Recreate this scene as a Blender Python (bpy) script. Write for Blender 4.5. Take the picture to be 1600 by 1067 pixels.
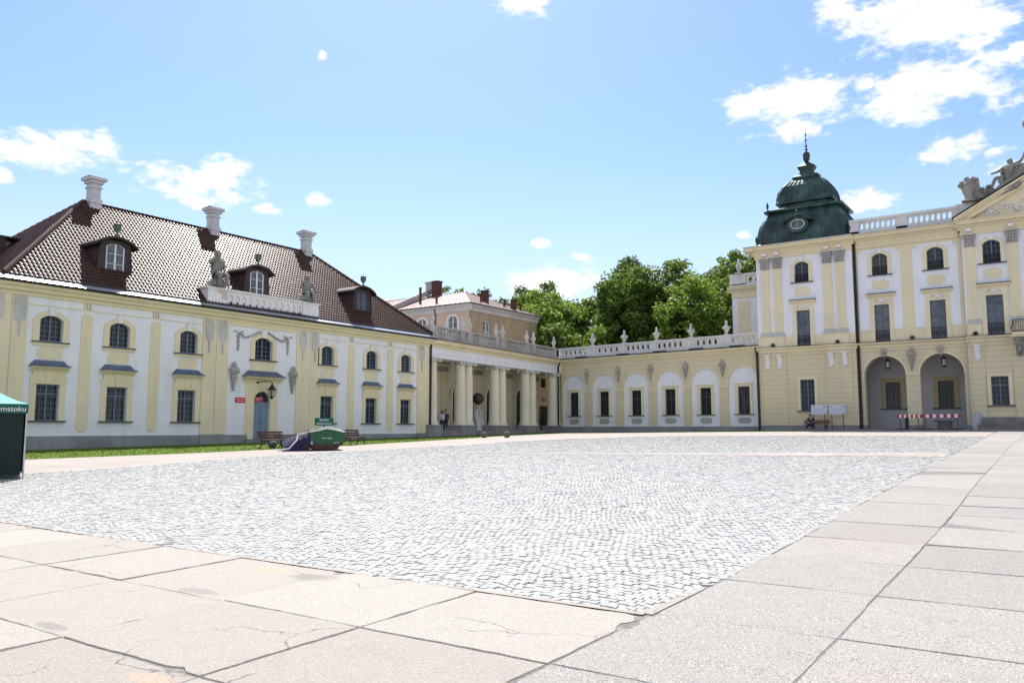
import bpy, bmesh, math, random
import numpy as np
from mathutils import Vector, Matrix
random.seed(7); rng = np.random.default_rng(7)
PI = math.pi
for o in list(bpy.data.objects): bpy.data.objects.remove(o)
S = bpy.context.scene
C = S.collection
# ---------------------------------------------------------------- camera, sky, sun, exposure
cam_d = bpy.data.cameras.new('camera'); cam = bpy.data.objects.new('camera', cam_d); C.objects.link(cam)
cam.location = (0, 0, 0); cam.rotation_euler = (PI/2 + math.atan(136.5/1264), 0, 0.6095)
cam_d.sensor_width = 36; cam_d.lens = 1264/1600*36; cam_d.clip_end = 5000; cam_d.clip_start = .1
S.camera = cam
S.view_settings.view_transform = 'Standard'; S.view_settings.look = 'None'
S.view_settings.gamma = 1; S.view_settings.exposure = 1.03
SUN_DIR = Vector((-.45, .48, 1.0)).normalized()
SUN_EL = math.asin(SUN_DIR.z); SUN_AZ = math.atan2(SUN_DIR.x, SUN_DIR.y)
sd = bpy.data.lights.new('sun', 'SUN'); sun = bpy.data.objects.new('sun', sd); C.objects.link(sun)
sd.energy = 4.0; sd.angle = math.radians(.5); sd.color = (1, .96, .90)
sun.rotation_euler = (-SUN_DIR).to_track_quat('-Z', 'Y').to_euler(); sun.location = (0, 0, 60)
W = bpy.data.worlds.new("World"); S.world = W; W.use_nodes = True
wt = W.node_tree; wn = wt.nodes; wl = wt.links; wn.clear()
def wnode(t, **k):
    n = wn.new(t)
    for a, b in k.items(): setattr(n, a, b)
    return n
out = wnode('ShaderNodeOutputWorld'); bg = wnode('ShaderNodeBackground')
sky = wnode('ShaderNodeTexSky', sky_type='NISHITA', sun_disc=False, sun_elevation=SUN_EL, sun_rotation=SUN_AZ, altitude=120, air_density=1.0, dust_density=.9, ozone_density=.6)
SKY_STR = .078
bg.inputs[1].default_value = 1.0
sk = wnode('ShaderNodeVectorMath', operation='MULTIPLY'); sk.inputs[1].default_value = (SKY_STR*.84, SKY_STR*.99, SKY_STR*1.16)
wl.new(sky.outputs[0], sk.inputs[0])
# pale summer haze low over the horizon
tch = wnode('ShaderNodeTexCoord'); sx_ = wnode('ShaderNodeSeparateXYZ'); wl.new(tch.outputs['Generated'], sx_.inputs[0])
hz_ = wnode('ShaderNodeMapRange', interpolation_type='SMOOTHSTEP'); hz_.inputs['From Min'].default_value = .36; hz_.inputs['From Max'].default_value = .0; hz_.inputs['To Max'].default_value = .85; wl.new(sx_.outputs[2], hz_.inputs['Value'])
hm_ = wnode('ShaderNodeMix', data_type='RGBA'); hm_.inputs['B'].default_value = (.42, .47, .52, 1); wl.new(hz_.outputs[0], hm_.inputs['Factor']); wl.new(sk.outputs[0], hm_.inputs['A'])
tc = wnode('ShaderNodeTexCoord')
nz = wnode('ShaderNodeTexNoise'); nz.inputs['Scale'].default_value = 26; nz.inputs['Detail'].default_value = 6; nz.inputs['Roughness'].default_value = .52
mp = wnode('ShaderNodeMapping'); mp.inputs['Scale'].default_value = (1, 1, 1.9)
wl.new(tc.outputs['Generated'], mp.inputs[0]); wl.new(mp.outputs[0], nz.inputs['Vector'])
CLOUDS = [(-0.874, 0.391, 0.29, 0.0469, 0.0147), (-0.853, 0.423, 0.304, 0.0307, 0.0109), (-0.896, 0.362, 0.259, 0.0105, 0.0079), (-0.806, 0.523, 0.277, 0.0543, 0.0159), (-0.785, 0.544, 0.296, 0.0255, 0.0095), (-0.788, 0.556, 0.265, 0.0221, 0.0088), (-0.807, 0.532, 0.257, 0.0146, 0.0073), (-0.724, 0.635, 0.269, 0.0152, 0.0053), (-0.765, 0.592, 0.254, 0.0165, 0.0052), (-0.485, 0.73, 0.482, 0.035, 0.0102), (-0.681, 0.599, 0.422, 0.0044, 0.0051), (-0.191, 0.874, 0.446, 0.0234, 0.0151), (-0.109, 0.898, 0.426, 0.0631, 0.0252), (-0.064, 0.911, 0.408, 0.0391, 0.0143), (-0.057, 0.918, 0.393, 0.026, 0.0059), (-0.242, 0.9, 0.362, 0.054, 0.0259), (-0.292, 0.886, 0.361, 0.0257, 0.0103), (-0.245, 0.908, 0.339, 0.029, 0.0116), (-0.098, 0.928, 0.358, 0.0774, 0.0242), (-0.16, 0.923, 0.35, 0.0279, 0.0125), (-0.17, 0.913, 0.371, 0.0125, 0.007), (-0.091, 0.952, 0.293, 0.0326, 0.0102), (-0.055, 0.956, 0.287, 0.012, 0.0053), (-0.05, 0.962, 0.268, 0.0133, 0.008), (-0.183, 0.95, 0.253, 0.0229, 0.01), (-0.528, 0.818, 0.226, 0.0094, 0.0039), (-0.488, 0.847, 0.21, 0.0094, 0.0039), (-0.51, 0.841, 0.18, 0.0551, 0.0173), (-0.313, 0.922, 0.227, 0.0075, 0.0045), (-0.025, 0.925, 0.379, 0.0115, 0.0077)]
prev = None
for cx, cy, cz, rx, rz in CLOUDS:
    s_ = wnode('ShaderNodeVectorMath', operation='SUBTRACT'); s_.inputs[1].default_value = (cx, cy, cz); wl.new(tc.outputs['Generated'], s_.inputs[0])
    m_ = wnode('ShaderNodeVectorMath', operation='MULTIPLY'); m_.inputs[1].default_value = (1/(rx*.98), 1/(rx*.98), 1/(rz*1.02)); wl.new(s_.outputs[0], m_.inputs[0])
    l_ = wnode('ShaderNodeVectorMath', operation='LENGTH'); wl.new(m_.outputs[0], l_.inputs[0])
    if prev is None: prev = l_.outputs['Value']
    else:
        mn = wnode('ShaderNodeMath', operation='MINIMUM'); wl.new(prev, mn.inputs[0]); wl.new(l_.outputs['Value'], mn.inputs[1]); prev = mn.outputs[0]
nz2 = wnode('ShaderNodeTexNoise'); nz2.inputs['Scale'].default_value = 95; nz2.inputs['Detail'].default_value = 5; wl.new(mp.outputs[0], nz2.inputs['Vector'])
a0 = wnode('ShaderNodeMath', operation='MULTIPLY_ADD'); a0.inputs[1].default_value = 1.5; a0.inputs[2].default_value = -.75-.95; wl.new(nz2.outputs[0], a0.inputs[0])
a1 = wnode('ShaderNodeMath', operation='MULTIPLY_ADD'); a1.inputs[1].default_value = 3.6; wl.new(a0.outputs[0], a1.inputs[2]); wl.new(nz.outputs[0], a1.inputs[0])
a2 = wnode('ShaderNodeMath', operation='SUBTRACT'); wl.new(a1.outputs[0], a2.inputs[0]); wl.new(prev, a2.inputs[1])
mr = wnode('ShaderNodeMapRange', interpolation_type='SMOOTHSTEP'); mr.inputs['From Min'].default_value = -.65; mr.inputs['From Max'].default_value = .5; wl.new(a2.outputs[0], mr.inputs['Value'])
# bright clouds added out of view to lift the fill on shaded walls
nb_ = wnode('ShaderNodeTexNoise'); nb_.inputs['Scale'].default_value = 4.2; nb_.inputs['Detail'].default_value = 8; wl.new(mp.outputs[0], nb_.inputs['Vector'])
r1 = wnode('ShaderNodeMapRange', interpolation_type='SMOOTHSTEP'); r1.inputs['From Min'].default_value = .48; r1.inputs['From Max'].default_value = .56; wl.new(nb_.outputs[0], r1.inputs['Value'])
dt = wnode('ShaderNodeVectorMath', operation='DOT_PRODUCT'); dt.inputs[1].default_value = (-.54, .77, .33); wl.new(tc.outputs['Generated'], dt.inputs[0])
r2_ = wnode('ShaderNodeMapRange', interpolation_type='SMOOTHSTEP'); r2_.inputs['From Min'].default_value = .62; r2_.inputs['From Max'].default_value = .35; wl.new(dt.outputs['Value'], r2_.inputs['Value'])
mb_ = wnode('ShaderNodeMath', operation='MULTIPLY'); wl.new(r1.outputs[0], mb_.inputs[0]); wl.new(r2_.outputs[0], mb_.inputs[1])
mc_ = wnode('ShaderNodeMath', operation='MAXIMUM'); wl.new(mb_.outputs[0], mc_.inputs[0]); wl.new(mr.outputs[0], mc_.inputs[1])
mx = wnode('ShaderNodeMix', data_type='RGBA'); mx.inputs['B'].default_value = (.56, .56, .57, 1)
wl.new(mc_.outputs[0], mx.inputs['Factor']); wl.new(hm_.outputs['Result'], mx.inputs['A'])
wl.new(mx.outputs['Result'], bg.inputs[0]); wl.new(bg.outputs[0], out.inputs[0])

# ---------------------------------------------------------------- materials
MATS = {}
class NT:
    def __init__(s, name):
        s.m = bpy.data.materials.new(name); s.m.use_nodes = True; s.t = s.m.node_tree; s.b = s.t.nodes['Principled BSDF']
        s.geo = s.n('ShaderNodeNewGeometry'); MATS[name] = s.m
    def n(s, t, **k):
        x = s.t.nodes.new(t)
        for a, b in k.items(): setattr(x, a, b)
        return x
    def l(s, a, b): s.t.links.new(a, b)
    def pos(s, sc=(1, 1, 1)):
        m = s.n('ShaderNodeMapping'); m.inputs['Scale'].default_value = sc; s.l(s.geo.outputs['Position'], m.inputs[0]); return m.outputs[0]
    def noise(s, scale, detail=4, rough=.55, sc=(1, 1, 1), dist=0):
        x = s.n('ShaderNodeTexNoise'); x.inputs['Scale'].default_value = scale; x.inputs['Detail'].default_value = detail; x.inputs['Roughness'].default_value = rough; x.inputs['Distortion'].default_value = dist
        s.l(s.pos(sc), x.inputs['Vector']); return x.outputs[0]
    def ramp(s, fac, stops):
        r = s.n('ShaderNodeValToRGB'); e = r.color_ramp.elements
        while len(e) < len(stops): e.new(.5)
        for q, (p, c) in zip(e, stops): q.position = p; q.color = (*c, 1) if len(c) == 3 else c
        s.l(fac, r.inputs[0]); return r.outputs[0]
    def mix(s, f, a, b, mode='MIX'):
        x = s.n('ShaderNodeMix', data_type='RGBA', blend_type=mode)
        for v, k in ((f, 'Factor'), (a, 'A'), (b, 'B')):
            if hasattr(v, 'is_linked') or isinstance(v, bpy.types.NodeSocket): s.l(v, x.inputs[k])
            else: x.inputs[k].default_value = v if k == 'Factor' else (*v, 1)
        return x.outputs['Result']
    def math(s, op, a, b=0, c=0):
        x = s.n('ShaderNodeMath', operation=op)
        for i, v in enumerate((a, b, c)):
            if isinstance(v, bpy.types.NodeSocket): s.l(v, x.inputs[i])
            else: x.inputs[i].default_value = v
        return x.outputs[0]
    def bump(s, h, st=.3, d=.02):
        x = s.n('ShaderNodeBump'); x.inputs['Strength'].default_value = st; x.inputs['Distance'].default_value = d; s.l(h, x.inputs['Height']); s.l(x.outputs[0], s.b.inputs['Normal'])
    def set(s, col=None, rough=.8, metal=0, spec=.5):
        if col is not None:
            if isinstance(col, bpy.types.NodeSocket): s.l(col, s.b.inputs['Base Color'])
            else: s.b.inputs['Base Color'].default_value = (*col, 1)
        s.b.inputs['Roughness'].default_value = rough; s.b.inputs['Metallic'].default_value = metal; s.b.inputs['Specular IOR Level'].default_value = spec
def mul(c, k): return tuple(min(1, x*k) for x in c)
def plaster(name, c, var=.1, grime=.12, rustic=False, rough=.9, ph=0.0):
    t = NT(name); n1 = t.noise(.55, 5, .6); n2 = t.noise(7, 5, .6)
    col = t.ramp(n1, [(.3, mul(c, 1-var)), (.7, mul(c, 1+var*.4))])
    st = t.noise(1.3, 5, .65, (1.6, 1.6, .22)); f = t.math('MULTIPLY', t.ramp(st, [(.5, (0, 0, 0)), (.72, (1, 1, 1))]), grime)
    col = t.mix(f, col, mul(c, .45))
    h = t.math('MULTIPLY', n2, .25)
    if rustic:
        sp = t.n('ShaderNodeSeparateXYZ'); t.l(t.geo.outputs['Position'], sp.inputs[0])
        z = t.math('FRACT', t.math('DIVIDE', t.math('ADD', sp.outputs[2], 10+ph), .42))
        line = t.math('LESS_THAN', z, .075)
        col = t.mix(t.math('MULTIPLY', line, .42), col, mul(c, .35)); h = t.math('SUBTRACT', h, line)
    t.set(col, rough, 0, .25); t.bump(h, .35, .02); return t.m
plaster('white_plaster', (.82, .82, .86), .06, .16)
plaster('yellow_plaster', (.79, .69, .48), .07, .16)
plaster('yellow_rustic', (.70, .61, .42), .06, .12, rustic=True)
plaster('plinth', (.30, .30, .31), .3, .35)
plaster('beige_plaster', (.62, .53, .42), .06, .1)
plaster('white_stucco', (.80, .78, .78), .05, .1)
plaster('parapet_white', (.70, .68, .67), .10, .3)
plaster('weathered_stone', (.46, .435, .41), .35, .5)
plaster('statue_stone', (.29, .275, .25), .35, .55)
plaster('urn_stone', (.60, .585, .57), .2, .4)
plaster('capital_stone', (.42, .39, .37), .25, .4)
plaster('step_stone', (.26, .25, .25), .25, .3)
plaster('peach_render', (.62, .46, .35), .07, .2)
plaster('ochre_render', (.45, .34, .22), .16, .6)
plaster('chimney_plaster', (.58, .57, .58), .1, .25)
plaster('concrete', (.13, .125, .12), .2, .3)
def simple(name, c, rough=.6, metal=0, var=.15, sc=8, spec=.5, bump=0):
    t = NT(name); n = t.noise(sc, 4, .6); t.set(t.ramp(n, [(.3, mul(c, 1-var)), (.7, mul(c, 1+var))]), rough, metal, spec)
    if bump: t.bump(n, bump, .02)
    return t.m
simple('window_paint', (.115, .15, .215), .45); simple('window_white', (.7, .71, .74), .5); simple('dark_frame', (.05, .055, .065), .5)
simple('door_paint', (.17, .25, .33), .5); simple('dark_door', (.045, .05, .06), .5)
simple('iron', (.018, .018, .02), .45, .3); simple('gutter', (.02, .02, .024), .4, .3); simple('sill_metal', (.055, .065, .09), .45, .3)
simple('hood_metal', (.105, .135, .185), .42, .4, .15, 2)
simple('zinc', (.42, .43, .45), .33, .75, .1, 1.5)
simple('ridge_tile', (.06, .032, .027), .75, 0, .3, 3, .15); simple('dormer_slate', (.035, .02, .019), .6, 0, .3, 5)
simple('copper_dark', (.032, .05, .045), .5, .3, .4, 3)
simple('red_brick', (.085, .032, .03), .8, 0, .3, 3); simple('bench_wood', (.085, .014, .014), .42, 0, .3, 4)
simple('red_plate', (.55, .02, .025), .35); simple('white_mark', (.8, .8, .8), .6, var=.03); simple('board_white', (.62, .66, .74), .5, var=.04)
simple('board_blue', (.05, .09, .28), .5); simple('board_grey', (.28, .33, .48), .6); simple('gilding', (.75, .5, .12), .3, .9)
simple('skin', (.45, .27, .2), .6); simple('dark_cloth', (.012, .012, .014), .85); simple('navy_cloth', (.02, .025, .07), .85); simple('lilac_cloth', (.5, .48, .66), .85)
simple('hair_dark', (.015, .011, .01), .6); simple('shoe_white', (.6, .6, .6), .6)
simple('tent_green', (.01, .10, .072), .75, 0, .1, 2); simple('tent_dark', (.003, .016, .013), .8, 0, .1, 2); simple('tent_roof', (.12, .55, .44), .7, 0, .06, 1.5)  # side panel colour darkened to stand in for shade under the canopy
simple('aluminium', (.5, .5, .51), .4, .8); simple('strap', (.75, .75, .73), .7); simple('bark', (.06, .045, .035), .9, 0, .3, 6)
simple('lamp_glass', (.3, .3, .28), .2); simple('barrier_red', (.45, .02, .03), .5); simple('globe_dark', (.06, .045, .045), .55, .2, .3, 5)
simple('ramp_grey', (.42, .43, .47), .6)
t = NT('copper_patina'); n1 = t.noise(.7, 5, .6); n2 = t.noise(3, 5, .7, (1, 1, .25))
c1 = t.ramp(n1, [(.33, (.010, .02, .02)), (.5, (.024, .055, .05)), (.68, (.06, .13, .115))]); t.set(t.mix(t.ramp(n2, [(.5, (0, 0, 0)), (.75, (.8, .8, .8))]), c1, (.008, .012, .012)), .42, .2); t.bump(n2, .3, .03)
t = NT('roof_tile'); n1 = t.noise(.5, 4, .6); n2 = t.noise(9, 3, .6)
t.set(t.mix(t.ramp(n2, [(.4, (0, 0, 0)), (.6, (1, 1, 1))]), t.ramp(n1, [(.35, (.075, .037, .03)), (.65, (.12, .065, .052))]), (.045, .024, .02)), .36, 0, .065)
t = NT('tin_roof'); sp = t.n('ShaderNodeSeparateXYZ'); t.l(t.geo.outputs['Position'], sp.inputs[0]); n1 = t.noise(1.2, 4, .6)
t.set(t.ramp(n1, [(.3, (.26, .17, .155)), (.7, (.36, .27, .25))]), .5, .2)
def glass(name, a, b, rough, spec):
    t = NT(name); n1 = t.noise(1.6, 3, .5); oi = t.n('ShaderNodeObjectInfo'); fold = t.noise(3.0, 3, .6, (4, 4, .25))
    k = t.math('MULTIPLY', t.math('GREATER_THAN', oi.outputs['Random'], .55), t.ramp(fold, [(.42, (0, 0, 0)), (.62, (1, 1, 1))]))   # curtains in some windows
    t.set(t.mix(t.math('MULTIPLY', k, .55), t.ramp(n1, [(.35, a), (.65, b)]), (.13, .13, .14)), rough, 0, spec); t.bump(n1, .14, .05)
glass('glass_dark', (.008, .010, .013), (.014, .017, .022), .06, .34)
glass('glass_blue', (.05, .06, .085), (.11, .13, .17), .10, .6)
t = NT('skip_paint'); n = t.noise(2.5, 6, .7); sp = t.n('ShaderNodeSeparateXYZ'); t.l(t.geo.outputs['Position'], sp.inputs[0])
f = t.math('MULTIPLY_ADD', t.math('MULTIPLY_ADD', sp.outputs[2], -2.8, -1.95), 1.0, t.math('MULTIPLY', n, 1.0)); rr = t.ramp(f, [(.35, (0, 0, 0)), (.6, (1, 1, 1))])
t.set(t.mix(rr, (.02, .10, .045), (.06, .028, .018)), .6); t.bump(n, .3)
t = NT('tarp'); n = t.noise(1.6, 5, .6, (1, 1, .5)); t.set(t.ramp(n, [(.38, (.018, .028, .11)), (.52, (.035, .026, .04)), (.66, (.06, .04, .03))]), .8, 0, .15); t.bump(t.noise(6, 4), .6, .06)
def granite(name, base, pink, dark, k=1.0, speck=.5):
    t = NT(name); g = t.noise(95, 3, .75); g2 = t.noise(38, 3, .7); big = t.noise(.35, 5, .6); mid = t.noise(3.5, 5, .62)
    col = t.mix(t.ramp(big, [(.35, (0, 0, 0)), (.65, (1, 1, 1))]), base, pink)
    col = t.mix(t.math('MULTIPLY', t.ramp(g, [(.44, (1, 1, 1)), (.54, (0, 0, 0))]), speck), col, dark)
    col = t.mix(t.math('MULTIPLY', t.ramp(g2, [(.55, (0, 0, 0)), (.68, (1, 1, 1))]), .5), col, mul(base, 1.35))
    col = t.mix(t.math('MULTIPLY', t.ramp(mid, [(.5, (0, 0, 0)), (.75, (1, 1, 1))]), .3), col, mul(dark, 1.7))
    isl = t.math('MULTIPLY_ADD', t.geo.outputs['Random Per Island'], .16, .92)
    c = t.n('ShaderNodeCombineColor'); [t.l(isl, c.inputs[i]) for i in range(3)]
    col = t.mix(1.0, col, c.outputs[0], 'MULTIPLY')
    return t, col, g, mid
def stains(t, col, spots, sc):
    for (x, y, rx, ry, f) in spots:
        v = t.n('ShaderNodeVectorMath', operation='SUBTRACT'); v.inputs[1].default_value = (x, y, 0); t.l(t.geo.outputs['Position'], v.inputs[0])
        m = t.n('ShaderNodeVectorMath', operation='MULTIPLY'); m.inputs[1].default_value = (1/rx, 1/ry, 0); t.l(v.outputs[0], m.inputs[0])
        l = t.n('ShaderNodeVectorMath', operation='LENGTH'); t.l(m.outputs[0], l.inputs[0])
        q = t.math('SUBTRACT', t.math('MULTIPLY_ADD', t.noise(9, 5, .7), 1.8, .1), l.outputs['Value'])
        col = t.mix(t.math('MULTIPLY', t.ramp(q, [(.0, (0, 0, 0)), (.35, (1, 1, 1))]), f), col, sc)
    return col
t, col, g, mid = granite('slab_pink', (.37, .34, .305), (.39, .34, .305), (.17, .15, .14), speck=.55)
col = stains(t, col, [(-7.05, 5.62, .3, .14, .5), (-4.75, 2.95, .25, .1, .4)], (.46, .32, .2))
col = stains(t, col, [(-6.3, 5.6, .32, .17, .5), (-6.75, 4.62, .3, .1, .45), (-6.6, 3.25, .25, .08, .5)], (.16, .155, .15))
scf = t.noise(5.5, 8, .78, (1, 1, 1), .6); col = t.mix(t.math('MULTIPLY', t.ramp(scf, [(.60, (0, 0, 0)), (.70, (1, 1, 1))]), .4), col, (.2, .185, .175))
def cracks(t, col, sc, w, f, c, th=.52):
    v = t.n('ShaderNodeTexVoronoi', feature='DISTANCE_TO_EDGE'); v.inputs['Scale'].default_value = sc; nn = t.n('ShaderNodeTexNoise'); nn.inputs['Scale'].default_value = 2.6; nn.inputs['Detail'].default_value = 7; t.l(t.geo.outputs['Position'], nn.inputs['Vector'])
    a = t.n('ShaderNodeVectorMath', operation='MULTIPLY_ADD'); a.inputs[1].default_value = (.55, .55, 0); t.l(nn.outputs['Color'], a.inputs[0]); t.l(t.geo.outputs['Position'], a.inputs[2]); t.l(a.outputs[0], v.inputs['Vector'])
    ln = t.math('LESS_THAN', v.outputs['Distance'], w); mk = t.ramp(t.noise(.8, 3, .5), [(th, (0, 0, 0)), (th+.05, (1, 1, 1))]); return t.mix(t.math('MULTIPLY', t.math('MULTIPLY', ln, mk), f), col, c)
col = cracks(t, col, .75, .0045, .8, (.12, .11, .10))
t.set(col, .85, 0, .3); t.bump(t.math('ADD', t.math('MULTIPLY', g, .35), t.math('MULTIPLY', mid, .9)), .8, .02)
t, col, g, mid = granite('slab_grey', (.36, .345, .32), (.375, .335, .31), (.10, .095, .09), speck=.8)
t.set(col, .8, 0, .35); t.bump(t.math('ADD', g, t.math('MULTIPLY', mid, .5)), .55, .012)
t = NT('sett_stone'); isl = t.geo.outputs['Random Per Island']; big = t.noise(.3, 4, .6); g = t.noise(55, 3, .7)
col = t.ramp(isl, [(0, (.34, .34, .335)), (.5, (.385, .385, .375)), (1, (.42, .42, .41))])
col = t.mix(t.math('MULTIPLY', t.ramp(big, [(.35, (0, 0, 0)), (.7, (1, 1, 1))]), .35), col, (.40, .385, .36))
col = t.mix(t.math('MULTIPLY', t.ramp(g, [(.42, (1, 1, 1)), (.55, (0, 0, 0))]), .3), col, (.18, .18, .18)); wr = t.noise(.9, 6, .7, (1, 1, 1), .8); col = t.mix(t.math('MULTIPLY', t.ramp(wr, [(.55, (0, 0, 0)), (.68, (1, 1, 1))]), .4), col, (.26, .255, .245)); t.set(col, .75, 0, .35); t.bump(g, .6, .012)
simple('bed_dirt', (.30, .29, .27), .95, 0, .3, 6); simple('joint_dirt', (.17, .16, .15), .95, 0, .4, 20)
# border paving: slabs drawn by their joints, seen only from afar
t = NT('border_slab'); br = t.n('ShaderNodeTexBrick'); br.offset = .5; t.l(t.geo.outputs['Position'], br.inputs['Vector'])
for k, v in dict(Scale=1.0).items(): br.inputs[k].default_value = v
br.inputs['Mortar Size'].default_value = .018; br.inputs['Brick Width'].default_value = 1.6; br.inputs['Row Height'].default_value = 1.5
br.inputs['Color1'].default_value = (.31, .265, .24, 1); br.inputs['Color2'].default_value = (.35, .305, .28, 1); br.inputs['Mortar'].default_value = (.17, .15, .14, 1)
sm = t.noise(.6, 6, .7); t.set(t.mix(t.math('MULTIPLY', t.ramp(sm, [(.56, (0, 0, 0)), (.68, (1, 1, 1))]), .6), br.outputs[0], (.2, .19, .18)), .85, 0, .3)
simple('court_apron', (.23, .22, .21), .9, 0, .2, 1.2)
t = NT('lawn_soil'); t.set(t.ramp(t.noise(3, 5, .7), [(.3, (.06, .10, .012)), (.7, (.11, .16, .02))]), .95, 0, .1)
t = NT('grass_blade'); t.set(t.ramp(t.noise(1.1, 4, .6), [(.3, (.065, .11, .012)), (.7, (.13, .19, .025))]), .9, 0, .1)
def leaf(name, a, b):
    t = NT(name); t.set(t.mix(t.geo.outputs['Random Per Island'], a, b), .55, 0, .35)
    tr = t.n('ShaderNodeBsdfTranslucent'); tr.inputs[0].default_value = (*mul(b, 1.6), 1); ms = t.n('ShaderNodeMixShader'); ms.inputs[0].default_value = .35
    o = t.t.nodes['Material Output']; t.l(t.b.outputs[0], ms.inputs[1]); t.l(tr.outputs[0], ms.inputs[2]); t.l(ms.outputs[0], o.inputs[0]); return t.m
leaf('leaf_bright', (.07, .12, .014), (.18, .26, .032)); leaf('leaf_mid', (.05, .085, .014), (.13, .19, .028)); leaf('leaf_dark', (.032, .057, .014), (.08, .13, .026))
M = MATS

# ---------------------------------------------------------------- mesh helpers
def new_empty(name, label, cat, loc, group=None):
    o = bpy.data.objects.new(name, None); C.objects.link(o); o.location = loc; o.empty_display_size = .3
    o['label'] = label; o['category'] = cat
    if group: o['group'] = group
    return o
def tag(o, label, cat, group=None):
    o['label'] = label; o['category'] = cat
    if group: o['group'] = group
    return o
def root_loc(p):
    while p.parent: p = p.parent
    return p.location
class MB:
    def __init__(s): s.v = []; s.f = []
    def add(s, vs, fs):
        b = len(s.v); s.v += [tuple(v) for v in vs]; s.f += [tuple(b+i for i in f) for f in fs]
    def quad(s, *p): s.add(p, [range(len(p))])
    def box(s, fr, u0, u1, z0, z1, n0, n1):
        P = [fr(u, z, n) for n in (n0, n1) for z in (z0, z1) for u in (u0, u1)]
        s.add(P, [(0, 2, 3, 1), (4, 5, 7, 6), (0, 1, 5, 4), (2, 6, 7, 3), (0, 4, 6, 2), (1, 3, 7, 5)])
    def prism(s, fr, pts, n0, n1):
        k = len(pts); s.add([fr(u, z, n0) for u, z in pts]+[fr(u, z, n1) for u, z in pts], [tuple(range(k))[::-1], tuple(range(k, 2*k))]+[(i, (i+1) % k, k+(i+1) % k, k+i) for i in range(k)])
    def profile(s, fr, pts, u0, u1):   # pts (n,z) swept along u
        k = len(pts); s.add([fr(u0, z, n) for n, z in pts]+[fr(u1, z, n) for n, z in pts], [tuple(range(k)), tuple(range(k, 2*k))[::-1]]+[(i, k+i, k+(i+1) % k, (i+1) % k) for i in range(k)])
    def ring(s, fr, inn, outr, n0, n1, closed=False):
        k = len(inn); V = [fr(u, z, n) for n in (n0, n1) for L in (inn, outr) for u, z in L]; F = []
        for i in range(k if closed else k-1):
            j = (i+1) % k; a, b, c, d = i, j, k+j, k+i
            F += [(a, b, c, d), (2*k+a, 2*k+d, 2*k+c, 2*k+b), (a, 2*k+a, 2*k+b, b), (d, c, 2*k+c, 2*k+d)]
        if not closed: F += [(0, k, 3*k, 2*k), (k-1, 3*k-1, 4*k-1, 2*k-1)] if False else [(0, 2*k, 3*k, k), (k-1, 2*k-1, 4*k-1, 3*k-1)]
        s.add(V, F)
    def lathe(s, c, prof, seg=16, sx=1, sy=1, ang=0):
        V = []; F = []; k = len(prof)
        for r, z in prof:
            for i in range(seg):
                a = 2*PI*i/seg; x = r*math.cos(a)*sx; y = r*math.sin(a)*sy
                V.append((c[0]+x*math.cos(ang)-y*math.sin(ang), c[1]+x*math.sin(ang)+y*math.cos(ang), c[2]+z))
        for j in range(k-1):
            for i in range(seg): F.append((j*seg+i, j*seg+(i+1) % seg, (j+1)*seg+(i+1) % seg, (j+1)*seg+i))
        F.append(tuple(range(seg))[::-1]); F.append(tuple(range((k-1)*seg, k*seg))); s.add(V, F)
    def sphere(s, c, r, seg=12, sz=1):
        s.lathe(c, [(max(.001, r*math.sin(PI*i/8)), -r*sz*math.cos(PI*i/8)) for i in range(9)], seg)
    def tube(s, pts, r, seg=6):
        V = []; F = []; P = [Vector(p) for p in pts]
        for i, p in enumerate(P):
            d = (P[min(i+1, len(P)-1)]-P[max(i-1, 0)]).normalized(); a = d.orthogonal().normalized() if abs(d.z) > .9 else d.cross(Vector((0, 0, 1))).normalized(); b = d.cross(a)
            rr = r[i] if isinstance(r, (list, tuple)) else r
            for k in range(seg): t_ = 2*PI*k/seg; V.append(p+a*rr*math.cos(t_)+b*rr*math.sin(t_))
        for i in range(len(P)-1):
            for k in range(seg): F.append((i*seg+k, i*seg+(k+1) % seg, (i+1)*seg+(k+1) % seg, (i+1)*seg+k))
        F.append(tuple(range(seg))[::-1]); F.append(tuple(range(len(V)-seg, len(V)))); s.add(V, F)
    def obox(s, c, ax, ay, az):  # oriented box, half axes
        c, ax, ay, az = map(Vector, (c, ax, ay, az)); P = [c+ax*i+ay*j+az*k for k in (-1, 1) for j in (-1, 1) for i in (-1, 1)]
        s.add(P, [(0, 2, 3, 1), (4, 5, 7, 6), (0, 1, 5, 4), (2, 6, 7, 3), (0, 4, 6, 2), (1, 3, 7, 5)])
    def build(s, name, mat, parent=None, smooth=False, loc=None, fix=True):
        V = np.array(s.v, float)
        if parent is not None: off = np.array(root_loc(parent))
        elif loc is not None: off = np.array(loc, float)
        else: lo, hi = V.min(0), V.max(0); off = np.array([(lo[0]+hi[0])/2, (lo[1]+hi[1])/2, lo[2]])
        me = bpy.data.meshes.new(name); me.from_pydata((V-off).tolist(), [], s.f)
        if fix and len(s.f) < 60000:
            bm = bmesh.new(); bm.from_mesh(me); bmesh.ops.recalc_face_normals(bm, faces=bm.faces); bm.to_mesh(me); bm.free()
        if smooth:
            me.polygons.foreach_set('use_smooth', [True]*len(me.polygons))
            try: me.set_sharp_from_angle(angle=math.radians(40))
            except Exception: pass
        me.materials.append(M[mat] if isinstance(mat, str) else mat); me.update()
        o = bpy.data.objects.new(name, me); C.objects.link(o)
        if parent is not None: o.parent = parent
        else: o.location = off
        return o
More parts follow.
